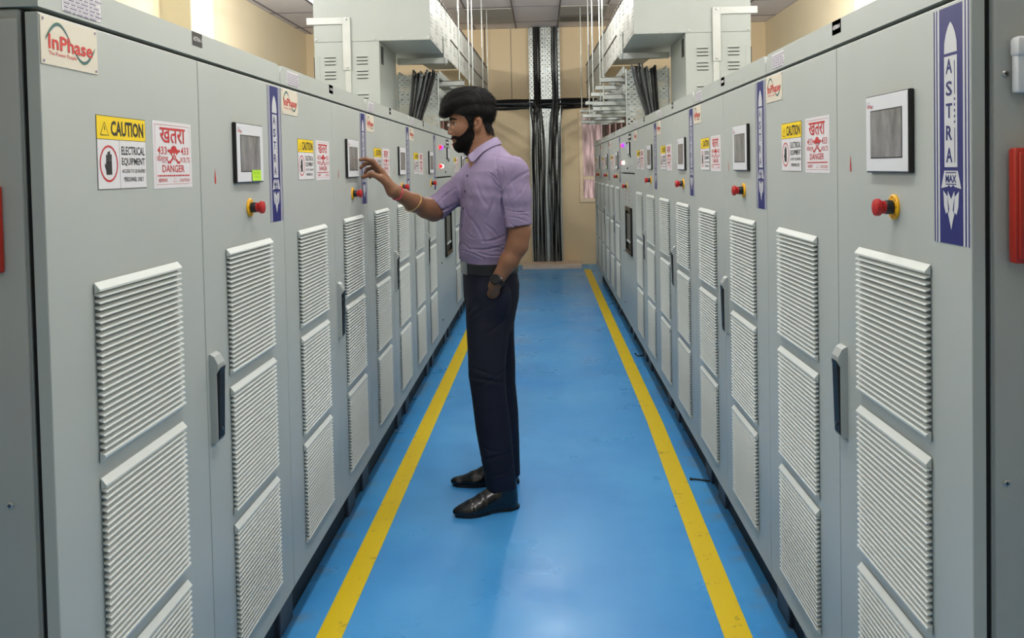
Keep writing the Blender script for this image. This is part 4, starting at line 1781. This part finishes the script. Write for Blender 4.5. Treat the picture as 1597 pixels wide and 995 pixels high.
bd = Vol(lo, hi, HV.h)
prof = np.clip((gf - .03) / .06, 0, 1)
bd.F = HV.F - (.0022 + .0045 * prof * np.clip((-.062 - gu) / .03, 0, 1)).astype(np.float32) + wob(420, 9, .0006)
reg = poly2d(gf[:, :, 0][:, :, None], gu, [(.0475, -.014), (.056, -.028), (.070, -.042), (.086, -.0515), (.102, -.0485), (.116, -.0465), (.140, -.0485), (.140, -.0570), (.106, -.0580), (.0965, -.0645), (.1000, -.0735), (.108, -.0775), (.140, -.0775), (.140, -.125), (.05, -.125), (.038, -.098), (.026, -.072), (.0225, -.046), (.030, -.014)])
reg = np.broadcast_to(reg, bd.F.shape)
bd.F = np.maximum(bd.F, reg + wob(500, 2, .0011))
bd.F = np.maximum(bd.F, np.where((np.abs(gl) < .020) & (gf > .1165) & (gu > -.052), .01, -9.0).astype(np.float32))
V, Q = bd.to_mesh()
V, Q = strands_on(V, Q, 9000, 5, lambda P: np.stack([.25 + 0 * P[:, 0], 0 * P[:, 0], -1 + 0 * P[:, 0]], 1), (.004, .008), (.0006, .0022), .0004, lambda P: np.abs(P[:, 1]) < .2)
np_obj('beard', from_head(V), Q, 'beard', man)

lp = Vol(lo, hi, .0025)
head_prims(lp)
l2 = lp.F - .0006
gf2 = (lp.lo[0] + lp.h * np.arange(lp.n[0]))[:, None, None]
gl2 = (lp.lo[1] + lp.h * np.arange(lp.n[1]))[None, :, None]
gu2 = (lp.lo[2] + lp.h * np.arange(lp.n[2]))[None, None, :]
lp.F = np.maximum(l2, ell_fn((.112, 0, -.0655), (.030, .0195, .0108))(gf2, gl2, gu2)).astype(np.float32)
V, Q = lp.to_mesh(from_head)
np_obj('lips', V, Q, 'lip', man)

for s in (1, -1):
    eb = Vol(lo, hi, .0021)
    uc = np.interp(gl.ravel() * s, [0, .010, .026, .040, .054, .07], [.017, .0185, .0235, .0240, .0170, .010])[None, :, None]
    ww = np.interp(gl.ravel() * s, [0, .008, .014, .034, .050, .056], [-.004, -.001, .0058, .0056, .0024, -.004])[None, :, None]
    eb.F = np.maximum(np.maximum(HV.F - .0024 + wob(500, 5, .0005), np.abs(gu - uc) - ww), .06 - gf).astype(np.float32)
    V, Q = eb.to_mesh(from_head)
    np_obj('eyebrow', V, Q, 'beard', man)
    b = MB()
    b.tube([hp(f_, l_ * s, u_) for f_, l_, u_ in ((.1075, .020, .0050), (.1090, .027, .0068), (.1070, .034, .0072), (.1015, .041, .0060), (.0930, .0460, .0030))], [.0006, .0012, .0014, .0013, .0006], 'beard', 6)
    b.build('eyelashes', man)
    b = MB()
    c_ = hp(.0940, .0322 * s, .0012)
    ax = tuple(HF * .98 + HL * .14 * s - np.array([0, 0, .12]))
    R_ = .0118
    b.lathe([(R_ * math.sin(math.pi * i / 12), -R_ * math.cos(math.pi * i / 12)) for i in range(13)], c_, ax, 'eye_white', 20)
    e = b.build('eye', man, True)
    b = MB()
    b.lathe([(.0072, .0095), (.0070, .0103), (.0040, .0118), (0, .0122)], c_, ax, 'eye_iris', 18)
    b.build('iris', e, True)

# ---- shirt
Sh = Vol((-.50, 3.165, .90), (-.035, 3.655, 1.46), .0031)
TORSO = [(.905, -.226, 3.42, .100, .152, 13), (.95, -.226, 3.42, .106, .157, 14), (1.00, -.232, 3.42, .116, .163, 16), (1.06, -.230, 3.42, .113, .166, 18), (1.18, -.2215, 3.42, .110, .174, 22),
         (1.28, -.214, 3.422, .107, .178, 24), (1.34, -.208, 3.424, .102, .170, 25), (1.385, -.208, 3.426, .086, .130, 25), (1.42, -.216, 3.427, .064, .080, 25), (1.445, -.226, 3.427, .054, .060, 20)]
Sh.add(loft_fn(TORSO), (-.40, 3.2, .90), (-.05, 3.65, 1.445), .02)
Sh.cone((-.195, 3.40, 1.378), (-.116, 3.272, 1.338), .050, .058, .035)
Sh.cone((-.205, 3.445, 1.378), (-.286, 3.566, 1.330), .050, .056, .035)
# near sleeve
Sh.cone((-.116, 3.272, 1.335), (-.100, 3.250, 1.235), .060, .0545, .02)
Sh.cone((-.100, 3.250, 1.235), (-.0965, 3.245, 1.150), .0545, .0480, .012)
d_ = np.array([-.165, -.145, -.14]) / np.linalg.norm([-.165, -.145, -.14])
ce = np.array([-.448, 3.428, 1.189])
dn = np.array([.14, -.02, -.98])
cn = np.array([-.096, 3.244, 1.128])


def cut(fn, c, d):
    return lambda X, Y, Z: np.maximum(fn(X, Y, Z), (X - c[0]) * d[0] + (Y - c[1]) * d[1] + (Z - c[2]) * d[2])


Sh.add(cut(cone_fn((-.0985, 3.2475, 1.19), (-.0955, 3.243, 1.08), .0500, .0495), cn, dn), (-.16, 3.18, 1.10), (-.03, 3.31, 1.24), .006)
Sh.add(cut(cone_fn((-.0975, 3.2460, 1.170), (-.0955, 3.243, 1.08), .0518, .0515), cn, dn), (-.16, 3.18, 1.10), (-.03, 3.31, 1.23), .002)
Sh.cone((-.286, 3.566, 1.328), (-.372, 3.494, 1.252), .060, .054, .02)
Sh.add(cut(cone_fn((-.372, 3.494, 1.252), tuple(ce + d_ * .06), .054, .0500), ce, d_), tuple(ce - .09), (-.30, 3.57, 1.33), .008)
Sh.add(cut(cone_fn(tuple(ce - d_ * .040), tuple(ce + d_ * .06), .0525, .0518), ce, d_), tuple(ce - .09), tuple(ce + .12), .002)
# openings: neck and cuffs
Sh.sub(cone_fn((-.242, 3.427, 1.50), (-.236, 3.426, 1.405), .051, .051), (-.31, 3.35, 1.38), (-.15, 3.5, 1.46), .006)
Sh.sub(cone_fn((-.292, 3.375, 1.44), (-.318, 3.352, 1.362), .044, .004), (-.38, 3.31, 1.30), (-.25, 3.43, 1.46), .005)
Sh.sub(cone_fn((-.095, 3.243, 1.09), (-.0965, 3.245, 1.137), .0452, .0445), (-.15, 3.19, 1.10), (-.04, 3.30, 1.15), .002)
Sh.sub(cone_fn(tuple(ce + d_ * .04), tuple(ce - d_ * .012), .0460, .0455), tuple(ce - .08), tuple(ce + .08), .002)
# creases
X = (Sh.lo[0] + Sh.h * np.arange(Sh.n[0]))[:, None, None]
Y = (Sh.lo[1] + Sh.h * np.arange(Sh.n[1]))[None, :, None]
Z = (Sh.lo[2] + Sh.h * np.arange(Sh.n[2]))[None, None, :]


def gau(c, r):
    return np.exp(-(((X - c[0]) / r[0]) ** 2 + ((Y - c[1]) / r[1]) ** 2 + ((Z - c[2]) / r[2]) ** 2))


def fold(c, r, k, amp, ph=0, sharp=1):
    w = np.sin((X - c[0]) * k[0] + (Y - c[1]) * k[1] + (Z - c[2]) * k[2] + ph + 1.2 * np.sin((X + .7 * Z) * 23 + ph) + .8 * np.sin(Z * 31 + X * 17))
    w = (1 - np.abs(w)) ** 1.7 * 1.5 - .35
    return (1.25 * amp * w * gau(c, r)).astype(np.float32)


def crease(x0, z0, x1, z1, w, d, bow=.006):
    """a valley with raised lips along a slightly bowed line in side view"""
    ex, ez = x1 - x0, z1 - z0
    L = math.hypot(ex, ez)
    t_ = np.clip(((X - x0) * ex + (Z - z0) * ez) / (L * L), 0, 1)
    nx, nz = -ez / L, ex / L
    o_ = bow * np.sin(math.pi * t_)
    r2 = (X - x0 - t_ * ex - nx * o_) ** 2 + (Z - z0 - t_ * ez - nz * o_) ** 2
    taper = .35 + .65 * np.sin(math.pi * np.clip(t_, .06, .94))
    q = r2 / (w * w)
    return (1.4 * d * taper * (1.15 * np.exp(-q) - .55 * np.exp(-q / 6.0))).astype(np.float32)


NEAR_CREASES = [(-0.179, 1.344, -0.16, 1.247, 0.004, 0.0045), (-0.199, 1.329, -0.165, 1.273, 0.0035, 0.004), (-0.156, 1.353, -0.152, 1.283, 0.004, 0.0035), (-0.155, 1.257, -0.152, 1.169, 0.005, 0.005), (-0.217, 1.339, -0.172, 1.296, 0.003, 0.003), (-0.055, 1.336, -0.135, 1.282, 0.006, 0.003), (-0.092, 1.276, -0.086, 1.201, 0.005, 0.0025), (-0.116, 1.332, -0.102, 1.256, 0.005, 0.0025), (-0.066, 1.293, -0.118, 1.226, 0.004, 0.002), (-0.144, 1.192, -0.051, 1.185, 0.0022, 0.004), (-0.139, 1.164, -0.059, 1.142, 0.003, 0.003), (-0.13, 1.143, -0.09, 1.125, 0.003, 0.003), (-0.089, 1.17, -0.054, 1.16, 0.003, 0.0025), (-0.292, 1.035, -0.162, 1.048, 0.004, 0.0045), (-0.332, 1.023, -0.237, 0.998, 0.0035, 0.004), (-0.259, 1.022, -0.153, 1.01, 0.003, 0.004), (-0.339, 1.053, -0.289, 1.025, 0.0035, 0.0035), (-0.243, 1.067, -0.156, 1.086, 0.005, 0.0035), (-0.289, 1.156, -0.235, 1.064, 0.006, 0.003), (-0.26, 1.184, -0.285, 1.103, 0.005, 0.002), (-0.226, 1.132, -0.177, 1.076, 0.005, 0.0028), (-0.318, 1.109, -0.273, 1.078, 0.004, 0.0025), (-0.218, 1.044, -0.157, 1.03, 0.003, 0.003), (-0.325, 1.23, -0.292, 1.146, 0.006, 0.0022), (-0.194, 1.233, -0.226, 1.158, 0.007, 0.0025), (-0.263, 1.297, -0.219, 1.208, 0.007, 0.0022), (-0.299, 1.285, -0.283, 1.214, 0.005, 0.002)]
FAR_CREASES = [(-0.436, 1.209, -0.354, 1.277, 0.005, 0.004), (-0.458, 1.177, -0.361, 1.208, 0.005, 0.0035), (-0.383, 1.296, -0.349, 1.242, 0.004, 0.0035), (-0.419, 1.252, -0.393, 1.19, 0.005, 0.003), (-0.36, 1.256, -0.345, 1.181, 0.004, 0.004), (-0.446, 1.231, -0.421, 1.163, 0.002, 0.003)]
D = 0
for i, c_ in enumerate(NEAR_CREASES):
    D = D + crease(*c_, bow=.006 * (-1) ** i) * (Y < 3.40)
for i, c_ in enumerate(FAR_CREASES):
    D = D + crease(*c_, bow=.005 * (-1) ** i) * (X < -.27)
# button placket: a slightly raised band down the front
ang = np.radians(np.interp(Z.ravel(), [.95, 1.18, 1.34], [14, 22, 25]))[None, None, :]
cxz = np.interp(Z.ravel(), [r[0] for r in TORSO], [r[1] for r in TORSO])[None, None, :]
ll = np.sin(ang) * (X - cxz) - np.cos(ang) * (Y - 3.42)
ff = -np.cos(ang) * (X - cxz) - np.sin(ang) * (Y - 3.42)
D -= (.0022 / (1 + np.exp((np.abs(ll) - .017) * 1400)) * (ff > .04)).astype(np.float32)
# armhole seam round the near sleeve and a yoke seam on the shoulder
arm = (X + .150) * .80 + (Y - 3.262) * -.35 + (Z - 1.31) * .42
D += (.0016 * np.exp(-(arm / .0035) ** 2) * (Y < 3.36) * (Z > 1.18)).astype(np.float32)
yk = (Z - 1.392) - (X + .15) * -.25
D += (.0013 * np.exp(-(yk / .003) ** 2) * (Y < 3.40) * (X > -.20)).astype(np.float32)
D += (.0016 * np.sin(X * 52 + Z * 40 + 2 * np.sin(Z * 25)) * np.sin(Z * 44 - X * 33 + 1)).astype(np.float32)
Sh.F = Sh.F + D
V, Q = Sh.to_mesh()
shirt = np_obj('shirt', V, Q, 'shirt', man)
sm = shirt.modifiers.new('smooth', 'SMOOTH')
sm.factor, sm.iterations = 0.4, 1


def surf_pt(z, l, out=0.0):
    """point on the torso loft at height z, lateral offset l toward his left"""
    R = np.array(TORSO)
    cx_, cy_, a, b_, yw = [np.interp(z, R[:, 0], R[:, i]) for i in range(1, 6)]
    yw = math.radians(yw)
    f = a * (1 - min(1, abs(l) / b_) ** 2.3) ** (1 / 2.3) + out
    F_, L_ = (-math.cos(yw), -math.sin(yw)), (math.sin(yw), -math.cos(yw))
    return Vector((cx_ + F_[0] * f + L_[0] * l, cy_ + F_[1] * f + L_[1] * l, z)), Vector((F_[0], F_[1], 0))


for z in (1.325, 1.262, 1.192, 1.122, 1.048, .992):
    p, nrm = surf_pt(z, .002, .0035)
    b = MB()
    b.lathe([(.0055, 0), (.0055, .0016), (.004, .0024), (0, .002)], p, nrm, 'button', 14)
    b.build('button', shirt, True)

# collar: stand and turned-down leaf on each side
b = MB()
NC = 26
top, edge = [], []
for i in range(NC + 1):
    a = math.radians(-152 + 274 * i / NC)           # 0 = nape, + toward his left
    ca, sa = math.cos(a), math.sin(a)
    fw = (1 - ca) / 2                                # 0 at nape, 1 at throat
    rx_, ry_ = .0515, .0560
    tx, ty = -.240 + rx_ * ca - .010 * fw, 3.427 - ry_ * sa
    tz = 1.480 - .072 * fw ** 1.15
    q = max(0.0, min(1.0, (fw - .35) / .35))
    ow = .030 + .034 * q * q * (3 - 2 * q)
    if fw > .68:                                     # rounded leaf end
        ow *= max(.35, 1 - ((fw - .68) / .085) ** 2 * .65)
    ex, ey, ez = tx + ca * .020 - .012 * q, ty - sa * (.018 + .026 * fw), tz - ow * .93
    top.append((tx, ty, tz))
    edge.append((ex, ey, ez))
v, f = [], []
for i in range(NC + 1):
    t0, e0 = Vector(top[i]), Vector(edge[i])
    out = Vector((t0.x + .240, t0.y - 3.427, 0)).normalized()
    v += [t0 - out * .004 - Vector((0, 0, .032)), t0 - out * .001, t0 + out * .004 + Vector((0, 0, .0015)), t0 + out * .0095 - Vector((0, 0, .006)), (t0 + e0) / 2 + out * .006, e0 + out * .004, e0 + out * .001 - Vector((0, 0, .001))]
K = 7
for i in range(NC):
    for j in range(K - 1):
        f.append((i * K + j, i * K + j + 1, (i + 1) * K + j + 1, (i + 1) * K + j))
b.add(v, f, 'shirt_collar_lit')
o = b.build('collar', shirt, True, 60)
so = o.modifiers.new('thickness', 'SOLIDIFY')
so.thickness = .0022
so.offset = 0
sd = o.modifiers.new('round', 'SUBSURF')
sd.levels = sd.render_levels = 2

# ---- trousers
Tr = Vol((-.42, 3.15, .015), (-.06, 3.66, .955), .004)
Tr.add(loft_fn([(.70, -.222, 3.42, .085, .150, 12), (.76, -.222, 3.42, .096, .162, 12), (.82, -.222, 3.42, .110, .168, 12), (.875, -.221, 3.42, .112, .166, 13), (.925, -.2245, 3.42, .109, .159, 13), (.95, -.2255, 3.42, .107, .1575, 14)]), (-.36, 3.22, .68), (-.09, 3.62, .95), .03)
NEAR = [(.88, -.222, 3.345, .070, .070, 12), (.80, -.222, 3.335, .096, .084, 12), (.752, -.2300, 3.330, .0885, .086, 12), (.66, -.232, 3.305, .0815, .080, 10), (.60, -.2345, 3.293, .0760, .076, 10), (.525, -.2355, 3.280, .0725, .073, 10), (.44, -.2270, 3.272, .0690, .070, 12), (.32, -.2140, 3.266, .0690, .068, 14), (.20, -.2000, 3.265, .0635, .064, 16), (.11, -.1900, 3.268, .0590, .060, 18), (.086, -.1875, 3.269, .0585, .058, 18)]
FAR = [(.88, -.222, 3.495, .070, .070, 12), (.80, -.222, 3.505, .096, .084, 12), (.752, -.220, 3.510, .090, .086, 12), (.66, -.216, 3.518, .082, .080, 10), (.60, -.211, 3.522, .0775, .076, 8), (.525, -.205, 3.526, .0735, .073, 6), (.44, -.203, 3.530, .0700, .070, 6), (.32, -.193, 3.535, .0690, .068, 6), (.20, -.186, 3.540, .0640, .064, 6), (.11, -.182, 3.543, .0600, .060, 6), (.035, -.179, 3.545, .0580, .058, 6)]
Tr.add(loft_fn(NEAR[::-1]), (-.35, 3.19, .06), (-.10, 3.45, .88), .015)
Tr.add(loft_fn(FAR[::-1]), (-.35, 3.42, .03), (-.10, 3.62, .88), .015)
X = (Tr.lo[0] + Tr.h * np.arange(Tr.n[0]))[:, None, None]
Y = (Tr.lo[1] + Tr.h * np.arange(Tr.n[1]))[None, :, None]
Z = (Tr.lo[2] + Tr.h * np.arange(Tr.n[2]))[None, None, :]
LEG_CREASES = [(-0.296, 0.538, -0.167, 0.511, 0.006, 0.004), (-0.284, 0.497, -0.161, 0.567, 0.006, 0.0035), (-0.3, 0.574, -0.207, 0.547, 0.005, 0.003), (-0.201, 0.821, -0.296, 0.761, 0.007, 0.003), (-0.277, 0.832, -0.308, 0.777, 0.006, 0.0025), (-0.248, 0.152, -0.134, 0.18, 0.005, 0.004), (-0.27, 0.206, -0.153, 0.241, 0.006, 0.0035), (-0.258, 0.273, -0.183, 0.252, 0.006, 0.003), (-0.165, 0.755, -0.241, 0.705, 0.007, 0.003), (-0.251, 0.604, -0.195, 0.379, 0.008, 0.0015)]
D = 0
for i, c_ in enumerate(LEG_CREASES):
    D = D + crease(*c_, bow=.006 * (-1) ** i)
Tr.F = Tr.F + D
Tr.ell((-.168, 3.262, .838), (.032, .022, .055), .02)
Tr.ell((-.200, 3.272, .796), (.050, .024, .036), .02)
Tr.ell((-.244, 3.278, .845), (.022, .026, .055), .02)
# slanted pocket opening round the hand, hems hollow
Tr.sub(cone_fn((-.252, 3.250, .905), (-.203, 3.236, .815), .006, .004), (-.27, 3.22, .80), (-.18, 3.27, .92), .003)
Tr.sub(cone_fn((-.187, 3.269, .05), (-.188, 3.269, .099), .054, .052), (-.25, 3.2, .04), (-.12, 3.33, .11), .002)
Tr.sub(cone_fn((-.179, 3.545, .00), (-.180, 3.545, .045), .053, .051), (-.24, 3.48, 0), (-.12, 3.61, .06), .002)
V, Q = Tr.to_mesh()
trousers = np_obj('trousers', V, Q, 'trousers', man)
sm = trousers.modifiers.new('smooth', 'SMOOTH')
sm.factor, sm.iterations = 0.5, 2

# belt with buckle
b = MB()


def belt_pt(a, z, off):
    yw = math.radians(13.5)
    A_, B_ = .1095 + off, .1605 + off
    ca, sa = math.cos(a), math.sin(a)
    ca_ = math.copysign(abs(ca) ** (2 / 2.3), ca)
    sa_ = math.copysign(abs(sa) ** (2 / 2.3), sa)
    f_, l_ = A_ * ca_, B_ * sa_
    return (-.2255 - math.cos(yw) * f_ + math.sin(yw) * l_, 3.42 - math.sin(yw) * f_ - math.cos(yw) * l_, z)


v, f = [], []
NBL = 72
for i in range(NBL):
    a = 2 * math.pi * i / NBL
    v += [belt_pt(a, .930, -.002), belt_pt(a, .932, .0035), belt_pt(a, .972, .0035), belt_pt(a, .974, -.002)]
for i in range(NBL):
    j = (i + 1) % NBL
    for k_ in range(4):
        l_ = (k_ + 1) % 4
        f.append((4 * i + k_, 4 * i + l_, 4 * j + l_, 4 * j + k_))
b.add(v, f, 'belt')
belt = b.build('belt', man, True, 40)
b = MB()
for a0, a1, z0, z1 in ((-.22, .46, .928, .976),):
    n_ = 6
    v, f = [], []
    for i in range(n_ + 1):
        a = a0 + (a1 - a0) * i / n_
        v += [belt_pt(a, z0, .003), belt_pt(a, z0, .0075), belt_pt(a, z1, .0075), belt_pt(a, z1, .003)]
    for i in range(n_):
        for k_ in range(4):
            l_ = (k_ + 1) % 4
            f.append((4 * i + k_, 4 * i + l_, 4 * i + 4 + l_, 4 * i + 4 + k_))
    f += [(0, 1, 2, 3), (4 * n_ + 3, 4 * n_ + 2, 4 * n_ + 1, 4 * n_)]
    b.add(v, f, 'buckle')
b.build('buckle', belt)


# ---- shoes
def shoe(heel, toe, name='shoe'):
    heel, toe = Vector((heel[0], heel[1], 0)), Vector((toe[0], toe[1], 0))
    d = (toe - heel)
    L = d.length
    d.normalize()
    s_ = Vector((-d.y, d.x, 0))

    def xf(V):
        return np.array(heel)[None] + V[:, :1] * np.array(d) + V[:, 1:2] * np.array(s_) + V[:, 2:3] * np.array((0, 0, 1.0))
    v = Vol((-.02, -.07, -.004), (L + .03, .07, .16), .0032)
    v.cone((.040, 0, .004), (.044, 0, .085), .040, .036, .01)
    v.cone((.045, 0, .05), (.052, 0, .105), .036, .041, .02)
    v.cone((.075, 0, .070), (.135, 0, .045), .038, .036, .03)
    v.cone((.09, 0, .035), (.185, .002, .026), .036, .032, .03)
    v.ell((.185, .002, .022), (.065, .044, .030), .02)
    v.ell((L - .038, .0, .020), (.040, .028, .018), .015)
    v.sub(lambda X, Y, Z: Z - .011 + 0 * X + 0 * Y, (-.02, -.07, -.004), (L + .03, .07, .03), .003)
    v.sub(cone_fn((.05, 0, .115), (.052, 0, .16), .034, .04), (0, -.06, .10), (.11, .06, .16), .003)
    # toe-cap and facing seams
    gx_ = (v.lo[0] + v.h * np.arange(v.n[0]))[:, None, None]
    v.F = v.F + (.0012 * np.exp(-((gx_ - (L - .075)) / .0035) ** 2) + .0016 * np.exp(-((gx_ - .150) / .006) ** 2)).astype(np.float32)
    V, Q = v.to_mesh(xf)
    o = np_obj(name, V, Q, 'shoe', man)
    # sole outline
    b = MB()
    out = []
    for u, w_ in ((0.0, .014), (.012, .028), (.045, .038), (.09, .031), (.13, .033), (.18, .043), (.215, .040), (L - .024, .024), (L - .010, .012), (L - .004, 0)):
        out.append((u, w_))
    pts = [(u - .002, w_ + .002) for u, w_ in out] + [(u - .002, -w_ - .002) for u, w_ in out[-2::-1]]
    P = lambda p, z: heel + d * p[0] + s_ * p[1] + Vector((0, 0, z))
    n_ = len(pts)
    for z0, z1, sel in ((.004, .0125, pts),):
        b.add([P(p, z0) for p in sel] + [P(p, z1) for p in sel], [tuple(range(n_)), tuple(range(2 * n_ - 1, n_ - 1, -1))] + [(i, (i + 1) % n_, n_ + (i + 1) % n_, n_ + i) for i in range(n_)], 'sole')
    hl = [p for p in pts if p[0] < .08]
    hl = [(u, w_) for u, w_ in hl if w_ > 0] + [(.075, .031), (.075, -.031)] + [(u, w_) for u, w_ in hl if w_ < 0]
    m_ = len(hl)
    b.add([P(p, 0.0005) for p in hl] + [P(p, .006) for p in hl], [tuple(range(m_)), tuple(range(2 * m_ - 1, m_ - 1, -1))] + [(i, (i + 1) % m_, m_ + (i + 1) % m_, m_ + i) for i in range(m_)], 'sole')
    fr = [p for p in pts if p[0] > .12]
    m_ = len(fr)
    b.add([P(p, 0.0005) for p in fr] + [P(p, .006) for p in fr], [tuple(range(m_)), tuple(range(2 * m_ - 1, m_ - 1, -1))] + [(i, (i + 1) % m_, m_ + (i + 1) % m_, m_ + i) for i in range(m_)], 'sole')
    b.build('sole', o)
    b = MB()
    for u, z in ((.100, .100), (.113, .092), (.126, .083), (.139, .074)):
        b.tube([tuple(P((u - .004, -.020), z - .010)), tuple(P((u, 0), z)), tuple(P((u + .004, .020), z - .010))], .0022, 'sole', 6)
    for sgn in (-1, 1):
        b.tube([tuple(P((.098, 0), .103)), tuple(P((.090, .012 * sgn), .116)), tuple(P((.100, .022 * sgn), .108)), tuple(P((.104, .006 * sgn), .102))], .0018, 'sole', 6)
    b.build('laces', o)
    return o


shoe((-.124, 3.292), (-.372, 3.190))
shoe((-.128, 3.552), (-.416, 3.512))

# ---- watch, bangle and wrist thread
wc = Vector((-.184, 3.2155, .918))
ad = Vector((-.051, -.014, -.078)).normalized()      # forearm direction at the wrist


def ring(c, d, ra, rb, wdt, th, name, mname, parent, up=None):
    d = Vector(d).normalized()
    s1 = d.cross(Vector((0, 1, 0))).normalized()
    s2 = d.cross(s1)
    v, f = [], []
    n_ = 36
    for i in range(n_):
        a = 2 * math.pi * i / n_
        e = s1 * math.cos(a) * ra + s2 * math.sin(a) * rb
        en = e.normalized()
        for (q, r_) in ((-wdt / 2, 0), (-wdt / 2, th), (wdt / 2, th), (wdt / 2, 0)):
            v.append(c + e + en * r_ + d * q)
    for i in range(n_):
        j = (i + 1) % n_
        for k_ in range(4):
            l_ = (k_ + 1) % 4
            f.append((4 * i + k_, 4 * i + l_, 4 * j + l_, 4 * j + k_))
    b = MB()
    b.add(v, f, mname)
    return b.build(name, parent, True, 50)


watch = ring(wc, ad, .0275, .0275, .019, .003, 'wristwatch', 'watch_black', man)
fd = Vector((-.28, -.95, .10))
fd = (fd - ad * fd.dot(ad)).normalized()
b = MB()
b.lathe([(.0195, -.004), (.0215, 0), (.0215, .006), (.0195, .0095), (.0175, .0100)], wc + fd * .0275, fd, 'watch_black', 28)
b.lathe([(.0035, 0), (.0035, .004)], wc + fd * .031 + Vector((.021, 0, .003)), (1, 0, .1), 'screw_metal', 10)
wcase = b.build('case', watch, True)
b = MB()
b.lathe([(.0172, .0099), (.0172, .0103), (0, .0104)], wc + fd * .0275, fd, 'window_black', 28)
b.build('dial', watch, True)
fa = Vector((-.068, -.098, .05)).normalized()
fa2 = (fa + Vector((.15, 0, .35))).normalized()
b = MB()
c0 = Vector((-.522, 3.327, 1.2225))
fa3 = (fa + Vector((0, 0, .25))).normalized()
s1 = fa3.cross(Vector((0, 0, 1))).normalized()
s2 = fa3.cross(s1)
b.tube([c0 + s1 * .0405 * math.cos(2 * math.pi * i / 32) + s2 * .0415 * math.sin(2 * math.pi * i / 32) for i in range(32)], .0019, 'gold', 8, closed=True)
b.build('bangle', man, True)
c0 = Vector((-.572, 3.252, 1.263))
s1 = fa.cross(Vector((0, 0, 1))).normalized()
s2 = fa.cross(s1)
b = MB()
b.tube([c0 + s1 * .0288 * math.cos(2 * math.pi * i / 28) + s2 * .0288 * math.sin(2 * math.pi * i / 28) + fa * (.003 * math.sin(i)) for i in range(28)], .0022, 'thread', 6, closed=True)
b.build('wrist_thread', man, True)
